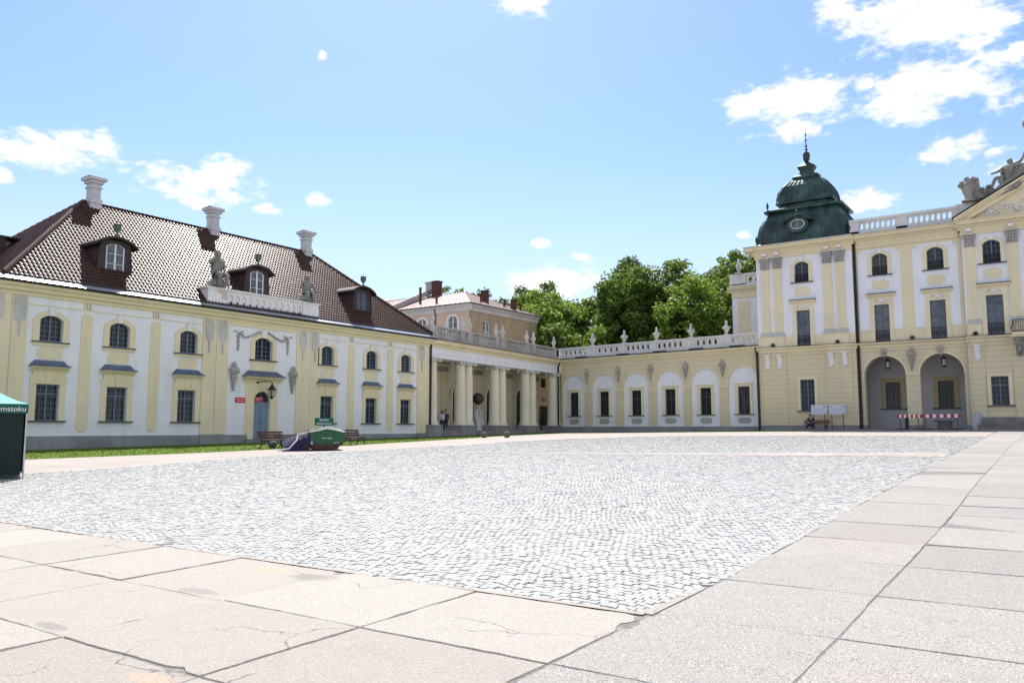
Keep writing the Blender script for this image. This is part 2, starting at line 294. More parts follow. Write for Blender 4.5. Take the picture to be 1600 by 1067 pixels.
def npmesh(name, V, F, mat, loc=(0, 0, 0), nper=4):
    me = bpy.data.meshes.new(name); V = np.asarray(V, np.float32); F = np.asarray(F, np.int32)
    me.vertices.add(len(V)); me.vertices.foreach_set('co', (V-np.array(loc, np.float32)).ravel())
    me.loops.add(F.size); me.loops.foreach_set('vertex_index', F.ravel()); me.polygons.add(len(F))
    me.polygons.foreach_set('loop_start', np.arange(0, F.size, nper, dtype=np.int32))
    try: me.polygons.foreach_set('loop_total', np.full(len(F), nper, dtype=np.int32))
    except Exception: pass
    me.polygons.foreach_set('use_smooth', np.zeros(len(F), bool))
    me.materials.append(M[mat]); me.update(calc_edges=True); me.validate()
    o = bpy.data.objects.new(name, me); C.objects.link(o); o.location = loc; return o
def copy_tree(o, parent=None):
    c = o.copy(); C.objects.link(c)
    if parent: c.parent = parent
    for ch in list(o.children): copy_tree(ch, c)
    return c
class Frame:
    def __init__(s, x, y, dx, dy, off=0): s.o = (x, y); s.d = (dx, dy); s.n = (dy, -dx); s.off = off
    def __call__(s, u, z, n=0): n += s.off; return (s.o[0]+s.d[0]*u+s.n[0]*n, s.o[1]+s.d[1]*u+s.n[1]*n, z)
    def sh(s, k): return Frame(s.o[0], s.o[1], s.d[0], s.d[1], s.off+k)
def arch(uc, hw, z0, zs, rise, N=12):
    if rise <= 0: return [(uc-hw, z0), (uc-hw, zs), (uc+hw, zs), (uc+hw, z0)]
    R = (hw*hw+rise*rise)/(2*rise); zc = zs+rise-R; a0 = math.asin(min(1, hw/R)); pts = [(uc-hw, z0)]
    for i in range(N+1):
        a = -a0+2*a0*i/N; pts.append((uc+R*math.sin(a), zc+R*math.cos(a)))
    pts.append((uc+hw, z0)); return pts
def archz(u, uc, hw, zs, rise):
    if rise <= 0: return zs
    R = (hw*hw+rise*rise)/(2*rise); return zs+rise-R+math.sqrt(max(0, R*R-(u-uc)**2))
def wall(mb, fr, u0, u1, z0, z1, holes, dep=.25, n=0):
    us = {u0, u1}; zs = {z0, z1}; H = []
    for (uc, hw, a, sp, rise) in holes:
        H.append((uc-hw, uc+hw, a, sp+rise)); us |= {uc-hw, uc+hw}; zs |= {max(z0, a), sp, sp+rise}
    us = sorted(us); zs = sorted(zs)
    for i in range(len(us)-1):
        for j in range(len(zs)-1):
            cu = (us[i]+us[i+1])/2; cz = (zs[j]+zs[j+1])/2
            if zs[j+1]-zs[j] < 1e-6 or us[i+1]-us[i] < 1e-6 or any(a < cu < b and c < cz < d for a, b, c, d in H): continue
            mb.quad(fr(us[i], zs[j], n), fr(us[i+1], zs[j], n), fr(us[i+1], zs[j+1], n), fr(us[i], zs[j+1], n))
    for (uc, hw, a, sp, rise) in holes:
        o = arch(uc, hw, a, sp, rise); top = sp+rise
        if rise > 0:
            ap = o[1:-1]
            for p, q in zip(ap[:-1], ap[1:]): mb.quad(fr(p[0], p[1], n), fr(q[0], q[1], n), fr(q[0], top, n), fr(p[0], top, n))
        k = len(o)
        for i in range(k-1 if a <= z0 else k):
            p, q = o[i], o[(i+1) % k]; mb.quad(fr(p[0], p[1], n), fr(q[0], q[1], n), fr(q[0], q[1], n-dep), fr(p[0], p[1], n-dep))
def pierced(mb, fr, u0, u1, z0, z1, n0, n1, cnt, ru, rz, N=14, margin=.12):
    w = (u1-u0)/cnt; zc = (z0+z1)/2
    for c in range(cnt):
        a, b = u0+c*w, u0+(c+1)*w; uc = (a+b)/2; E = []; Rk = []
        for i in range(N):
            t_ = 2*PI*(i+.5)/N; cx, sx = math.cos(t_), math.sin(t_); E.append((uc+ru*cx, zc+rz*sx))
            k = min((w/2)/max(1e-6, abs(cx)), ((z1-z0)/2)/max(1e-6, abs(sx))); Rk.append((uc+k*cx, zc+k*sx))
        mb.ring(fr, E, Rk, n0, n1, closed=True)
        for cu, cz in ((a, z0), (b, z0), (b, z1), (a, z1)):   # corner fillers
            near = sorted(range(N), key=lambda i: (Rk[i][0]-cu)**2+(Rk[i][1]-cz)**2)[:2]
            p, q = Rk[near[0]], Rk[near[1]]
            for nn in (n0, n1): mb.quad(fr(*p, nn), fr(cu, cz, nn), fr(*q, nn))
def window(fr, par, uc, w, z0, zs, rise=0, dep=.22, nx=2, nz=5, transom=None, frame='window_paint', glass='glass_dark', bar=.028, name='window', of=.06, cm=.045, ngl=None):
    hw = w/2; mb = MB(); n1 = -dep+.07; n0 = -dep
    mb.ring(fr, arch(uc, hw-of, z0+of, zs-(of if rise <= 0 else .01), rise*.97), arch(uc, hw-.002, z0, zs, rise), n0, n1)
    mb.box(fr, uc-hw+of, uc+hw-of, z0, z0+of, n0, n1)
    top = lambda u: archz(u, uc, hw-of, zs-(of if rise <= 0 else .01), rise*.97)+.01
    mb.box(fr, uc-cm, uc+cm, z0+of, top(uc), n0+.005, n1+.012)
    if transom: mb.box(fr, uc-hw+of, uc+hw-of, transom-.045, transom+.045, n0+.003, n1+.016)
    for sgn in (-1, 1):
        a = uc+cm if sgn > 0 else uc-hw+of; b = uc+hw-of if sgn > 0 else uc-cm
        for k in range(1, nx): u = a+(b-a)*k/nx; mb.box(fr, u-bar/2, u+bar/2, z0+of, top(u), n0+.02, n1-.012)
    for k in range(1, nz):
        z = z0+(zs+rise-z0)*k/nz
        if rise > 0 and z > zs: continue
        mb.box(fr, uc-hw+of, uc+hw-of, z-bar/2, z+bar/2, n0+.018, n1-.01)
    o = mb.build(name, frame, par); g = MB(); pts = arch(uc, hw, z0, zs, rise); g.add([fr(u, z, n0+.012) for u, z in pts], [range(len(pts))]); g.build('pane', glass, o); return o
def ringpart(fr, par, name, mat, uc, hw, z0, zs, rise, dw, dz, n1, n0=-.01, rise2=None, bottom=None):
    mb = MB(); b = z0 if bottom is None else bottom
    mb.ring(fr, arch(uc, hw, b, zs, rise), arch(uc, hw+dw, b, zs+(dz if rise <= 0 else 0), (rise+dz) if rise > 0 and rise2 is None else (rise2 or 0)), n0, n1)
    return mb.build(name, mat, par)
def notched(u0, u1, z0, z1, c=.12):
    return [(u0+c, z0), (u1-c, z0), (u1-c, z0+c*.6), (u1, z0+c), (u1, z1-c), (u1-c, z1-c*.6), (u1-c, z1), (u0+c, z1), (u0+c, z1-c*.6), (u0, z1-c), (u0, z0+c), (u0+c, z0+c*.6)]
def gz(X, Y):
    t_ = np.clip((-np.asarray(X, float)-8)/36, 0, 1); t_ = t_*t_*(3-2*t_); Y = np.clip(Y, -30, 90)
    return (-1.6+.022*Y)*(1-t_)+(-1.35+.0135*Y)*t_
def g(X, Y): return float(gz(X, Y))
def sheet(name, poly, off, mat, step=2.0):
    bm = bmesh.new(); vs = [bm.verts.new((x, y, 0)) for x, y in poly]; bm.faces.new(vs)
    xs = [p[0] for p in poly]; ys = [p[1] for p in poly]
    for ax, lo, hi in ((0, min(xs), max(xs)), (1, min(ys), max(ys))):
        k = math.ceil(lo/step)
        while k*step < hi:
            co = [0, 0, 0]; co[ax] = k*step; no = [0, 0, 0]; no[ax] = 1
            bmesh.ops.bisect_plane(bm, geom=bm.verts[:]+bm.edges[:]+bm.faces[:], plane_co=co, plane_no=no); k += 1
    for v in bm.verts: v.co.z = g(v.co.x, v.co.y)+off
    bmesh.ops.recalc_face_normals(bm, faces=bm.faces)
    for f in bm.faces:
        if f.normal.z < 0: f.normal_flip()
    me = bpy.data.meshes.new(name); bm.to_mesh(me); bm.free(); me.materials.append(M[mat])
    o = bpy.data.objects.new(name, me); C.objects.link(o); o['kind'] = 'structure'; return o

# ---------------------------------------------------------------- ground
xs = np.unique(np.concatenate([np.arange(-1200, -80, 80), np.arange(-80, 41, 2), np.arange(60, 1201, 80)])); ys = np.unique(np.concatenate([np.arange(-1200, -30, 90), np.arange(-30, 91, 2), np.arange(110, 1400, 80)]))
GX, GY = np.meshgrid(xs, ys); GZ = gz(GX, GY)-.03; n_ = len(xs); idx = np.arange(len(ys)*n_).reshape(len(ys), n_)
F = np.stack([idx[:-1, :-1], idx[:-1, 1:], idx[1:, 1:], idx[1:, :-1]], -1).reshape(-1, 4)
o = npmesh('ground', np.stack([GX, GY, GZ], -1).reshape(-1, 3), F, 'court_apron'); o['kind'] = 'structure'
COB = [(-2.95, 5.98), (-2.86, 7.5), (-2.95, 10.6), (-3.1, 13.9), (-3.4, 23.2), (-3.82, 36), (-4.25, 51.6), (-4.4, 53.1), (-21.3, 53.6), (-25.1, 51.5), (-27.4, 46.7), (-28.1, 40.3), (-26.7, 34), (-26.9, 30.2), (-27.1, 26.2), (-26.8, 20.7), (-25, 14.2), (-24.7, 11.2), (-24.6, 5.9)]
sheet('cobble_bed', COB, .0135, 'bed_dirt')
BORD = [(-24.6, 5.9), (-24.7, 11.2), (-25, 14.2), (-26.8, 20.7), (-27.1, 26.2), (-26.9, 30.2), (-26.7, 34), (-28.1, 40.3), (-27.4, 46.7), (-25.1, 51.5), (-21.3, 53.6), (-4.4, 53.1), (-4.4, 64.5), (-14, 63.5), (-19, 66.2), (-30.2, 68.5), (-41.2, 67.6), (-39.1, 54.5), (-35.8, 43.6), (-33, 31.4), (-32.4, 24.8), (-32.4, 20.6), (-33.3, 15), (-33.8, -12), (-24.6, -12)]
sheet('border_pavement', BORD, .006, 'border_slab')
STR = [(-26.95, 26.3), (-18.86, 27.0), (-13.56, 27.8), (-3.72, 30.2), (-3.86, 33.3), (-14.2, 29.1), (-18.5, 27.75)]
sheet('pavement_stripe', STR, .028, 'border_slab')
GR = [(-33.3, 15), (-32.4, 20.6), (-32.4, 24.8), (-33, 31.4), (-35.8, 43.6), (-39.1, 54.5), (-41.2, 67.6), (-30.2, 68.5), (-19.2, 66.3), (-20, 71.4), (-23.8, 72.4), (-45.6, 74.9), (-44.2, 51), (-44.2, -12), (-33.8, -12)]
sheet('lawn', GR, .002, 'lawn_soil')
def inpoly(P, poly):
    x, y = P[:, 0], P[:, 1]; r = np.zeros(len(P), bool); k = len(poly)
    for i in range(k):
        x1, y1 = poly[i]; x2, y2 = poly[(i+1) % k]
        c = ((y1 > y) != (y2 > y)) & (x < (x2-x1)*(y-y1)/((y2-y1)+1e-12)+x1); r ^= c
    return r
# granite setts, every one a little block, laid in shallow arcs
def setts():
    a, b = .103, .09
    I, J = np.meshgrid(np.arange(-275, 4), np.arange(20, 640)); I = I.ravel(); J = J.ravel()
    cx = (I+.5*(J % 2))*a + rng.normal(0, .006, I.size); cy = J*b
    def warp(x, y):
        p = (x/1.45) % 1.0; return x+.03*np.sin(y*2.1+x), y+.14*(1-(2*p-1)**2)-.1*x+.05*np.sin(x*1.7+y*.6)+.025*np.sin(x*4.3-y*2.9)
    wx, wy = warp(cx, cy); keep = inpoly(np.stack([wx, wy], 1), COB) & ~inpoly(np.stack([wx, wy], 1), STR)
    cx, cy = cx[keep], cy[keep]; n = len(cx); gap = rng.uniform(.001, .0055, n)
    hx = a/2-gap; hy = b/2-gap*.9; V = np.zeros((n, 8, 3)); tilt = rng.normal(0, .02, (n, 2)); dz = rng.normal(0, .0025, n); rot = rng.normal(0, .05, n)
    for k, (sx, sy) in enumerate(((-1, -1), (1, -1), (1, 1), (-1, 1))):
        jx = rng.normal(0, .006, n); jy = rng.normal(0, .0055, n)
        for lay, (ins, zz) in enumerate(((.003, 0.0), (0, -.014))):
            lx = sx*(hx-ins)+jx; ly = sy*(hy-ins)+jy; rx = lx-ly*rot; ry = ly+lx*rot
            px, py = warp(cx, cy); qx, qy = warp(cx+rx, cy+ry); V[:, lay*4+k, 0] = qx; V[:, lay*4+k, 1] = qy
            V[:, lay*4+k, 2] = zz+dz+tilt[:, 0]*lx+tilt[:, 1]*ly
    V[:, :, 2] += gz(V[:, :, 0], V[:, :, 1])+.022
    base = (np.arange(n)*8)[:, None, None]; f = np.array([[0, 1, 2, 3], [0, 4, 5, 1], [1, 5, 6, 2], [2, 6, 7, 3], [3, 7, 4, 0]])[None]
    o = npmesh('cobblestones', V.reshape(-1, 3), (base+f).reshape(-1, 4), 'sett_stone'); o['kind'] = 'structure'
setts()
# foreground slabs: real blocks with worn edges and open joints
def edge(p, q, amp, rs):
    L = math.dist(p, q); k = max(2, int(L/.07)); nx, ny = -(q[1]-p[1])/L, (q[0]-p[0])/L; o = []; w = 0
    for i in range(k):
        w = w*.75+rs.gauss(0, amp); e = min(1, 4*i/k, 4*(k-i)/k); o.append((p[0]+(q[0]-p[0])*i/k+nx*w*e, p[1]+(q[1]-p[1])*i/k+ny*w*e))
    return o
def slab(mb, quad, gap, amp, rs, chip=()):
    c = (sum(p[0] for p in quad)/4, sum(p[1] for p in quad)/4); Q = []
    for p in quad:
        dx, dy = c[0]-p[0], c[1]-p[1]; Q.append((p[0]+gap*(1 if dx > 0 else -1), p[1]+gap*(1 if dy > 0 else -1)))
    pts = []
    for i in range(4):
        e = edge(Q[i], Q[(i+1) % 4], amp, rs); pts += e
    for (px, py, r) in chip:      # a broken corner or side
        pts = [((x+(c[0]-x)*.05*(.4+rs.random()), y+(c[1]-y)*.05*(.4+rs.random())) if math.dist((x, y), (px, py)) < r*(.8+.4*rs.random()) else (x, y)) for x, y in pts]
    tz = rs.gauss(0, .003); tx, ty = rs.gauss(0, .0025), rs.gauss(0, .0025)
    Z = lambda x, y: g(x, y)+.022+tz+tx*(x-c[0])+ty*(y-c[1])
    k = len(pts); V = [(x+(c[0]-x)*.006, y+(c[1]-y)*.006, Z(x, y)) for x, y in pts]+[(x, y, Z(x, y)-.006) for x, y in pts]+[(x, y, Z(x, y)-.06) for x, y in pts]
    F = [tuple(range(k))]+[(i+j*k, (i+1) % k+j*k, (i+1) % k+(j+1)*k, i+(j+1)*k) for j in (0, 1) for i in range(k)]
    mb.add(V, F)
def bx(Y):  # left edge of the right-hand pavement
    return float(np.interp(Y, [1.5, 4.2, 6, 7.5, 10.6, 13.9, 23.2, 36, 51.6, 66], [-2.84, -2.84, -2.84, -2.84, -2.93, -3.08, -3.38, -3.8, -4.23, -4.6]))
def b2(Y): return float(np.interp(Y, [1.5, 5, 6.2, 7.7, 9.35, 14, 19.7, 40, 66], [-1.44, -1.45, -1.47, -1.51, -1.53, -1.64, -1.86, -2.41, -2.9]))
rs = random.Random(3); mb = MB()
rows = [1.4, 2.95, 4.5, 6.05, 7.57, 9.13, 10.65, 12.3, 13.8, 15.2, 16.9]
while rows[-1] < 62.5: rows.append(rows[-1]+1.55)
for j in range(len(rows)-1):
    y0, y1 = rows[j], rows[j+1]
    for c in range(9):
        xl = lambda Y: bx(Y) if c == 0 else b2(Y)+(c-1)*1.42
        xr = lambda Y: b2(Y)+c*1.42
        s0 = .12 if y0 < 20 else 0  # joints run slightly askew
        q = [(xl(y0), y0+s0*(c*.9)*.12), (xr(y0), y0+s0*((c+1)*.9)*.12+(.2 if c == 0 and 0 else 0)), (xr(y1), y1+s0*((c+1)*.9)*.12), (xl(y1), y1+s0*(c*.9)*.12)]
        slab(mb, q, .007 if y0 < 15 else .009, .0025, rs, [(-2.84, 6.05, .12), (-2.84, 5.6, .1)] if c == 0 and y0 in (4.5,) else ())
o = mb.build('granite_pavement', 'slab_grey', loc=(0, 0, 0), fix=False); o['kind'] = 'structure'
mb = MB(); ycol = [5.93, 4.49, 3.13, 1.75, .4]; xcol = [-2.86, -4.53, -6.2, -7.85, -9.4, -11.05, -12.7, -14.3, -15.9, -17.5, -19.1, -20.7, -22.3, -23.9, -25.5]
for i in range(len(xcol)-1):
    for j in range(4):
        q = [(xcol[i+1], ycol[j+1]), (xcol[i], ycol[j+1]), (xcol[i], ycol[j]), (xcol[i+1], ycol[j])]
        ch = [(-6.2, 5.93, .12), (-2.86, 5.6, .12), (-2.86, 5.9, .12), (-4.8, 3.13, .1)]
        slab(mb, q, .009, .005, rs, [c for c in ch])
o = mb.build('apron_pavement', 'slab_pink', loc=(0, 0, 0), fix=False); o['kind'] = 'structure'
sheet('pavement_bed', [(-25.5, .3), (12, .3), (12, 64), (-4.7, 64), (-4.4, 53.2), (-4.25, 51.6), (-3.82, 36), (-3.4, 23.2), (-3.1, 13.9), (-2.95, 10.6), (-2.86, 7.5), (-2.95, 5.98), (-25.5, 5.9)], .014, 'joint_dirt')
# mortar strip beside the setts
mb = MB()
for i in range(46):
    y = 6.0+i*.55; w = .07+.07*rs.random()
    if rs.random() < .8: x = bx(y); x2 = bx(y+.55); z = g(x, y)+.021; z2 = g(x2, y+.55)+.021; mb.add([(x-w, y, z), (x-.005, y, z), (x2-.005, y+.55, z2), (x2-.07-.05*rs.random(), y+.55, z2)], [(0, 1, 2, 3)])
for i in range(40):
    x = -2.9-i*.42; w = .05+.08*rs.random(); z = g(x, 6)+.024
    if rs.random() < .85: mb.add([(x-.42, 5.935, z), (x, 5.935, z), (x, 5.94+w, z), (x-.42, 5.96+w*rs.random(), z)], [(0, 1, 2, 3)])
o = mb.build('pavement_mortar', 'slab_pink', loc=(0, 0, 0)); o['kind'] = 'structure'
# grass
n = 60000; P = np.stack([rng.uniform(-46, -19, n), rng.uniform(5, 76, n)], 1); P = P[inpoly(P, GR)]; n = len(P)
ang = rng.uniform(0, 2*PI, n); h = rng.uniform(.02, .06, n); w = rng.uniform(.01, .03, n); z = gz(P[:, 0], P[:, 1])
V = np.zeros((n, 3, 3)); dx, dy = np.cos(ang)*w, np.sin(ang)*w
V[:, 0] = np.stack([P[:, 0]-dx, P[:, 1]-dy, z], 1); V[:, 1] = np.stack([P[:, 0]+dx, P[:, 1]+dy, z], 1); V[:, 2] = np.stack([P[:, 0]+rng.normal(0, .03, n), P[:, 1]+rng.normal(0, .03, n), z+h], 1)
o = npmesh('grass', V.reshape(-1, 3), np.arange(n*3).reshape(-1, 3), 'grass_blade', nper=3); o['kind'] = 'stuff'; o['label'] = 'strip of short mown lawn along the foot of the palace walls'; o['category'] = 'grass'

# ---------------------------------------------------------------- ornaments
def capital(fr, par, uc, w, z0, z1, n1, mat='capital_stone', name='capital'):
    mb = MB(); d = n1
    mb.prism(fr, [(uc-w/2, z0), (uc+w/2, z0), (uc+w*.52, z0+.08), (uc-w*.52, z0+.08)], 0, d+.02)
    mb.prism(fr, [(uc-w*.46, z0+.08), (uc+w*.46, z0+.08), (uc+w*.5, z0+(z1-z0)*.55), (uc+w*.58, z1-.12), (uc-w*.58, z1-.12), (uc-w*.5, z0+(z1-z0)*.55)], 0, d+.05)
    mb.box(fr, uc-w*.63, uc+w*.63, z1-.12, z1, 0, d+.16)
    for r in range(3):
        for k in range(4):
            u = uc+(k-1.5)*w*.27+(w*.1 if r % 2 else 0)*.5; z = z0+.18+r*(z1-z0-.3)/3.2
            mb.prism(fr, [(u-w*.1, z), (u+w*.1, z), (u+w*.13, z+.16), (u, z+.24), (u-w*.13, z+.16)], d+.03, d+.13+.03*r)
    for s_ in (-1, 1): mb.prism(fr, [(uc+s_*w*.5+w*.15*math.cos(a), z1-.24+.12*math.sin(a)) for a in [i*PI/4 for i in range(8)]], d, d+.17)
    return mb.build(name, mat, par)
def drop(fr, par, uc, z1, z0, w, name='festoon', mat='capital_stone'):   # hanging garland relief
    mb = MB()
    for k in range(int((z1-z0)/.13)):
        z = z1-.1-k*.13; ww = w*(.5+.5*abs(math.sin(k*1.3+.8)))*(1-.55*k*.13/(z1-z0))
        mb.prism(fr, [(uc+ww/2*math.cos(a)+.01*((k*7) % 3-1), z+.085*math.sin(a)) for a in [i*PI/3 for i in range(6)]], 0, .05+.03*(k % 2))
    return mb.build(name, mat, par)
def herm(fr, par, uc, z0, z1, mat='capital_stone', name='wall_bust', s=1):
    mb = MB(); h = z1-z0; q = .16
    def L(cz, r, sz, sx=1, n=.16): c = fr(uc, cz, n); mb.lathe(c, [(max(.002, r*math.sin(PI*i/6)), -r*sz*math.cos(PI*i/6)) for i in range(7)], 10, sx if abs(fr.d[0]) > .5 else 1, 1 if abs(fr.d[0]) > .5 else sx)
    L(z0+h*.9, h*.085, 1.25); L(z0+h*.985, h*.05, .8); L(z0+h*.72, h*.12, 1.05, 1.35); L(z0+h*.78, h*.09, .7, 2.0)
    for s_ in (-1, 1): mb.tube([fr(uc+s_*h*.15, z0+h*.79, .14), fr(uc+s_*h*.17, z0+h*.66, .2), fr(uc+s_*h*.03, z0+h*.6, .26)], h*.035)
    c = fr(uc, z0, .12); mb.lathe(c, [(h*.02, 0), (h*.05, h*.04), (h*.03, h*.1), (h*.06, h*.16), (h*.05, h*.25), (h*.1, h*.38), (h*.13, h*.5), (h*.09, h*.56)], 10)
    mb.prism(fr, [(uc-h*.03, z0+h*.1), (uc+h*.03, z0+h*.1), (uc+h*.1, z0+h*.5), (uc-h*.1, z0+h*.5)], -.01, .12)
    return mb.build(name, mat, par, smooth=True)
def console(fr, par, uc, z0, z1, w, mat='white_stucco', pr=.28):
    mb = MB(); h = z1-z0
    mb.profile(fr, [(-.01, z0+h*.1), (.1, z0+h*.06), (.14, z0+h*.14), (.08, z0+h*.24), (.12, z0+h*.4), (pr*.7, z0+h*.65), (pr, z1-.08), (pr, z1), (-.01, z1)], uc-w*.38, uc+w*.38)
    mb.box(fr, uc-w*.55, uc+w*.55, z1-.07, z1+.02, -.01, pr+.05); mb.prism(fr, [(uc+.13*math.cos(a), z0+.08+.11*math.sin(a)) for a in [i*PI/4 for i in range(8)]], -.01, .15)
    mb.box(fr, uc-w*.2, uc+w*.2, z0+h*.25, z1-.15, 0, pr*.55)
    return mb.build('bracket', mat, par)
def cornice_prof(z0, z1, pr):
    h = z1-z0; return [(-.02, z0), (.08, z0), (.1, z0+h*.18), (pr*.35, z0+h*.32), (pr*.38, z0+h*.45), (pr*.8, z0+h*.55), (pr*.82, z0+h*.78), (pr*.95, z0+h*.9), (pr, z1), (-.02, z1)]
def pipe(pts, par, r=.065):
    mb = MB(); mb.tube(pts, r, 8)
    for p in pts[:-1]: mb.lathe((p[0], p[1], p[2]-.06), [(r*1.35, 0), (r*1.35, .07)], 8)
    return mb.build('downpipe', 'gutter', par)

# ================================================================= side wing (left)
WF = Frame(-44.3, 0, 0, 1)
wing = new_empty('palace_wing', 'long two storey cream and white side wing with red tiled hipped roof and three chimneys', 'building', (-51.3, 34.6, -1.0))
WC = [20.87, 24.6, 28.95, 40.13, 44.6, 48.46]; DC = 34.5; WZ0, WZ1 = -1.6, 7.0
up = [(c, .59, 4.58, 5.7, .25) for c in WC]+[(DC, .7, 4.55, 5.72, .3)]
lo = [(c, .59, .43, 2.32, 0) for c in WC]+[(DC, .64, -.66, 2.0, .45)]
mb = MB(); wall(mb, WF, -12, 51.28, -.37, WZ1, up+lo, .24)
for a, b in (((-44.3, 51.28), (-58.3, 51.28)), ((-58.3, 51.28), (-58.3, -12))): mb.quad((*a, -.9), (*b, -.9), (*b, WZ1), (*a, WZ1))
mb.build('wall', 'white_plaster', wing)
mb = MB(); mb.box(WF, -12, DC-1.15, WZ0, -.37, -.2, .07); mb.box(WF, DC+1.15, 51.3, WZ0, -.37, -.2, .07)
for a, b in ((29.9, 31.75), (37.3, 39.3), (49.8, 51.3), (16.6, 19.6)): mb.box(WF, a, b, WZ0, -.34, .06, .14)
mb.build('plinth', 'plinth', wing)
for c in WC:
    w = window(WF, wing, c, 1.18, 4.58, 5.7, .25, nx=2, nz=5)
    s = ringpart(WF, w, 'surround', 'yellow_plaster', c, .59, 4.56, 5.7, .25, .33, .27, .07)
    m = MB(); m.prism(WF, [(c-.14, 5.93), (c+.14, 5.93), (c+.2, 6.34), (c, 6.44), (c-.2, 6.34)], 0, .11); m.build('keystone', 'white_stucco', w)
    m = MB(); m.box(WF, c-.95, c+.95, 4.5, 4.56, -.2, .16); m.build('sill', 'sill_metal', w); m = MB(); m.box(WF, c-.9, c+.9, 4.36, 4.498, 0, .1); m.build('apron', 'yellow_plaster', w)
    w = window(WF, wing, c, 1.18, .43, 2.32, 0, nx=2, nz=6, transom=1.83)
    m = MB(); m.ring(WF, [(c-.59, .43), (c-.59, 2.32), (c+.59, 2.32), (c+.59, .43)], [(c-.9, .43), (c-.9, 2.62), (c+.9, 2.62), (c+.9, .43)], -.01, .06)
    m.prism(WF, [(c-.93, 2.35), (c+.93, 2.35), (c+.93, 2.75), (c+.8, 2.83), (c+.8, 3.0), (c-.8, 3.0), (c-.8, 2.83), (c-.93, 2.75)], .055, .09)
    m.prism(WF, [(c-.12, 2.34), (c+.12, 2.34), (c+.17, 2.98), (c-.17, 2.98)], .08, .14); m.box(WF, c-.55, c-.22, 2.5, 2.74, .08, .11); m.box(WF, c+.22, c+.55, 2.5, 2.74, .08, .11)
    m.profile(WF, [(-.01, 2.98), (.1, 2.98), (.16, 3.08), (.3, 3.16), (.32, 3.24), (-.01, 3.24)], c-.94, c+.94); m.build('surround', 'yellow_plaster', w)
    m = MB(); pr = [(-.01, 3.243), (.4, 3.243), (.37, 3.29), (.2, 3.36), (.1, 3.5), (.06, 3.58), (-.01, 3.58)]
    k = len(pr); hw = [1.03, 1.03, 1.0, .87, .78, .74, .74]; m.add([WF(c-h_, z, n) for (n, z), h_ in zip(pr, hw)]+[WF(c+h_, z, n) for (n, z), h_ in zip(pr, hw)], [tuple(range(k)), tuple(range(k, 2*k))]+[(i, (i+1) % k, k+(i+1) % k, k+i) for i in range(k)]); m.build('hood', 'hood_metal', w)
    m = MB(); m.box(WF, c-.98, c+.98, .36, .43, -.2, .17); m.build('sill', 'sill_metal', w)
    m = MB(); m.prism(WF, notched(c-.64, c+.64, 3.66, 4.27, .12), 0, .035); m.build('panel', 'yellow_plaster', wing)
# central bay window and door
w = window(WF, wing, DC, 1.4, 4.55, 5.72, .3, nx=2, nz=5); ringpart(WF, w, 'surround', 'yellow_plaster', DC, .7, 4.53, 5.72, .3, .33, .27, .08)
m = MB(); m.box(WF, DC-1.1, DC+1.1, 4.47, 4.53, -.2, .18); m.build('sill', 'sill_metal', w)
m = MB(); m.prism(WF, [(DC-1.1, 3.62), (DC+1.1, 3.62), (DC+.98, 3.8), (DC+.98, 4.46), (DC-.98, 4.46), (DC-.98, 3.8)], 0, .06); m.build('apron', 'yellow_plaster', w)
m = MB(); m.prism(WF, [(DC-.15, 6.0), (DC+.15, 6.0), (DC+.24, 6.42), (DC, 6.54), (DC-.24, 6.42)], 0, .12); m.build('keystone', 'white_stucco', w)
d = MB(); d.box(WF, DC-.62, DC-.015, -.62, 1.6, -.2, -.13); d.box(WF, DC+.015, DC+.62, -.62, 1.6, -.2, -.13); d.box(WF, DC-.64, DC+.64, 1.6, 1.72, -.2, -.1)
for s_ in (-1, 1):
    for z0, z1 in ((-.45, .25), (.4, 1.45)): d.prism(WF, notched(DC+s_*.31-.2, DC+s_*.31+.2, z0, z1, .05), -.13, -.105)
d.prism(WF, arch(DC, .64, 1.72, 2.0, .45), -.23, -.22)
door = d.build('entrance_door', 'door_paint', wing); w = window(WF, door, DC, 1.26, 1.72, 2.0, .43, dep=.19, nx=3, nz=2)
m = MB(); m.sphere(WF(DC-.06, .45, -.09), .04); m.build('handle', 'iron', door)
m = MB(); m.ring(WF, arch(DC, .64, -.66, 2.0, .45), arch(DC, 1.1, -.66, 2.3, .65), -.01, .07)
m.prism(WF, [(DC-1.35, 2.95), (DC+1.35, 2.95), (DC+1.35, 3.15), (DC-1.35, 3.15)], 0, .05); m.ring(WF, arch(DC, 1.1, -.3, 2.3, .65), [(DC-1.3, -.3)]+[(DC-1.3+2.6*i/12, 3.1) for i in range(13)]+[(DC+1.3, -.3)], -.01, .045)
m.profile(WF, [(-.01, 3.1), (.12, 3.1), (.2, 3.22), (.42, 3.3), (.44, 3.4), (-.01, 3.4)], DC-1.5, DC+1.5); m.build('surround', 'yellow_plaster', door)
m = MB(); pr = [(-.01, 3.403), (.55, 3.403), (.5, 3.46), (.3, 3.55), (.15, 3.72), (.1, 3.8), (-.01, 3.8)]; hw = [1.62, 1.62, 1.58, 1.35, 1.2, 1.15, 1.15]
m.add([WF(DC-h_, z, n) for (n, z), h_ in zip(pr, hw)]+[WF(DC+h_, z, n) for (n, z), h_ in zip(pr, hw)], [tuple(range(7)), tuple(range(7, 14))]+[(i, (i+1) % 7, 7+(i+1) % 7, 7+i) for i in range(7)]); m.build('hood', 'hood_metal', door)
m = MB()
for k in range(3): m.box(WF, DC-1.2-.3*k, DC+1.2+.3*k, -1.3, -.66-.12*k, -.2 if k == 0 else .3*k, .35+.3*k)
m.build('step', 'step_stone', wing)
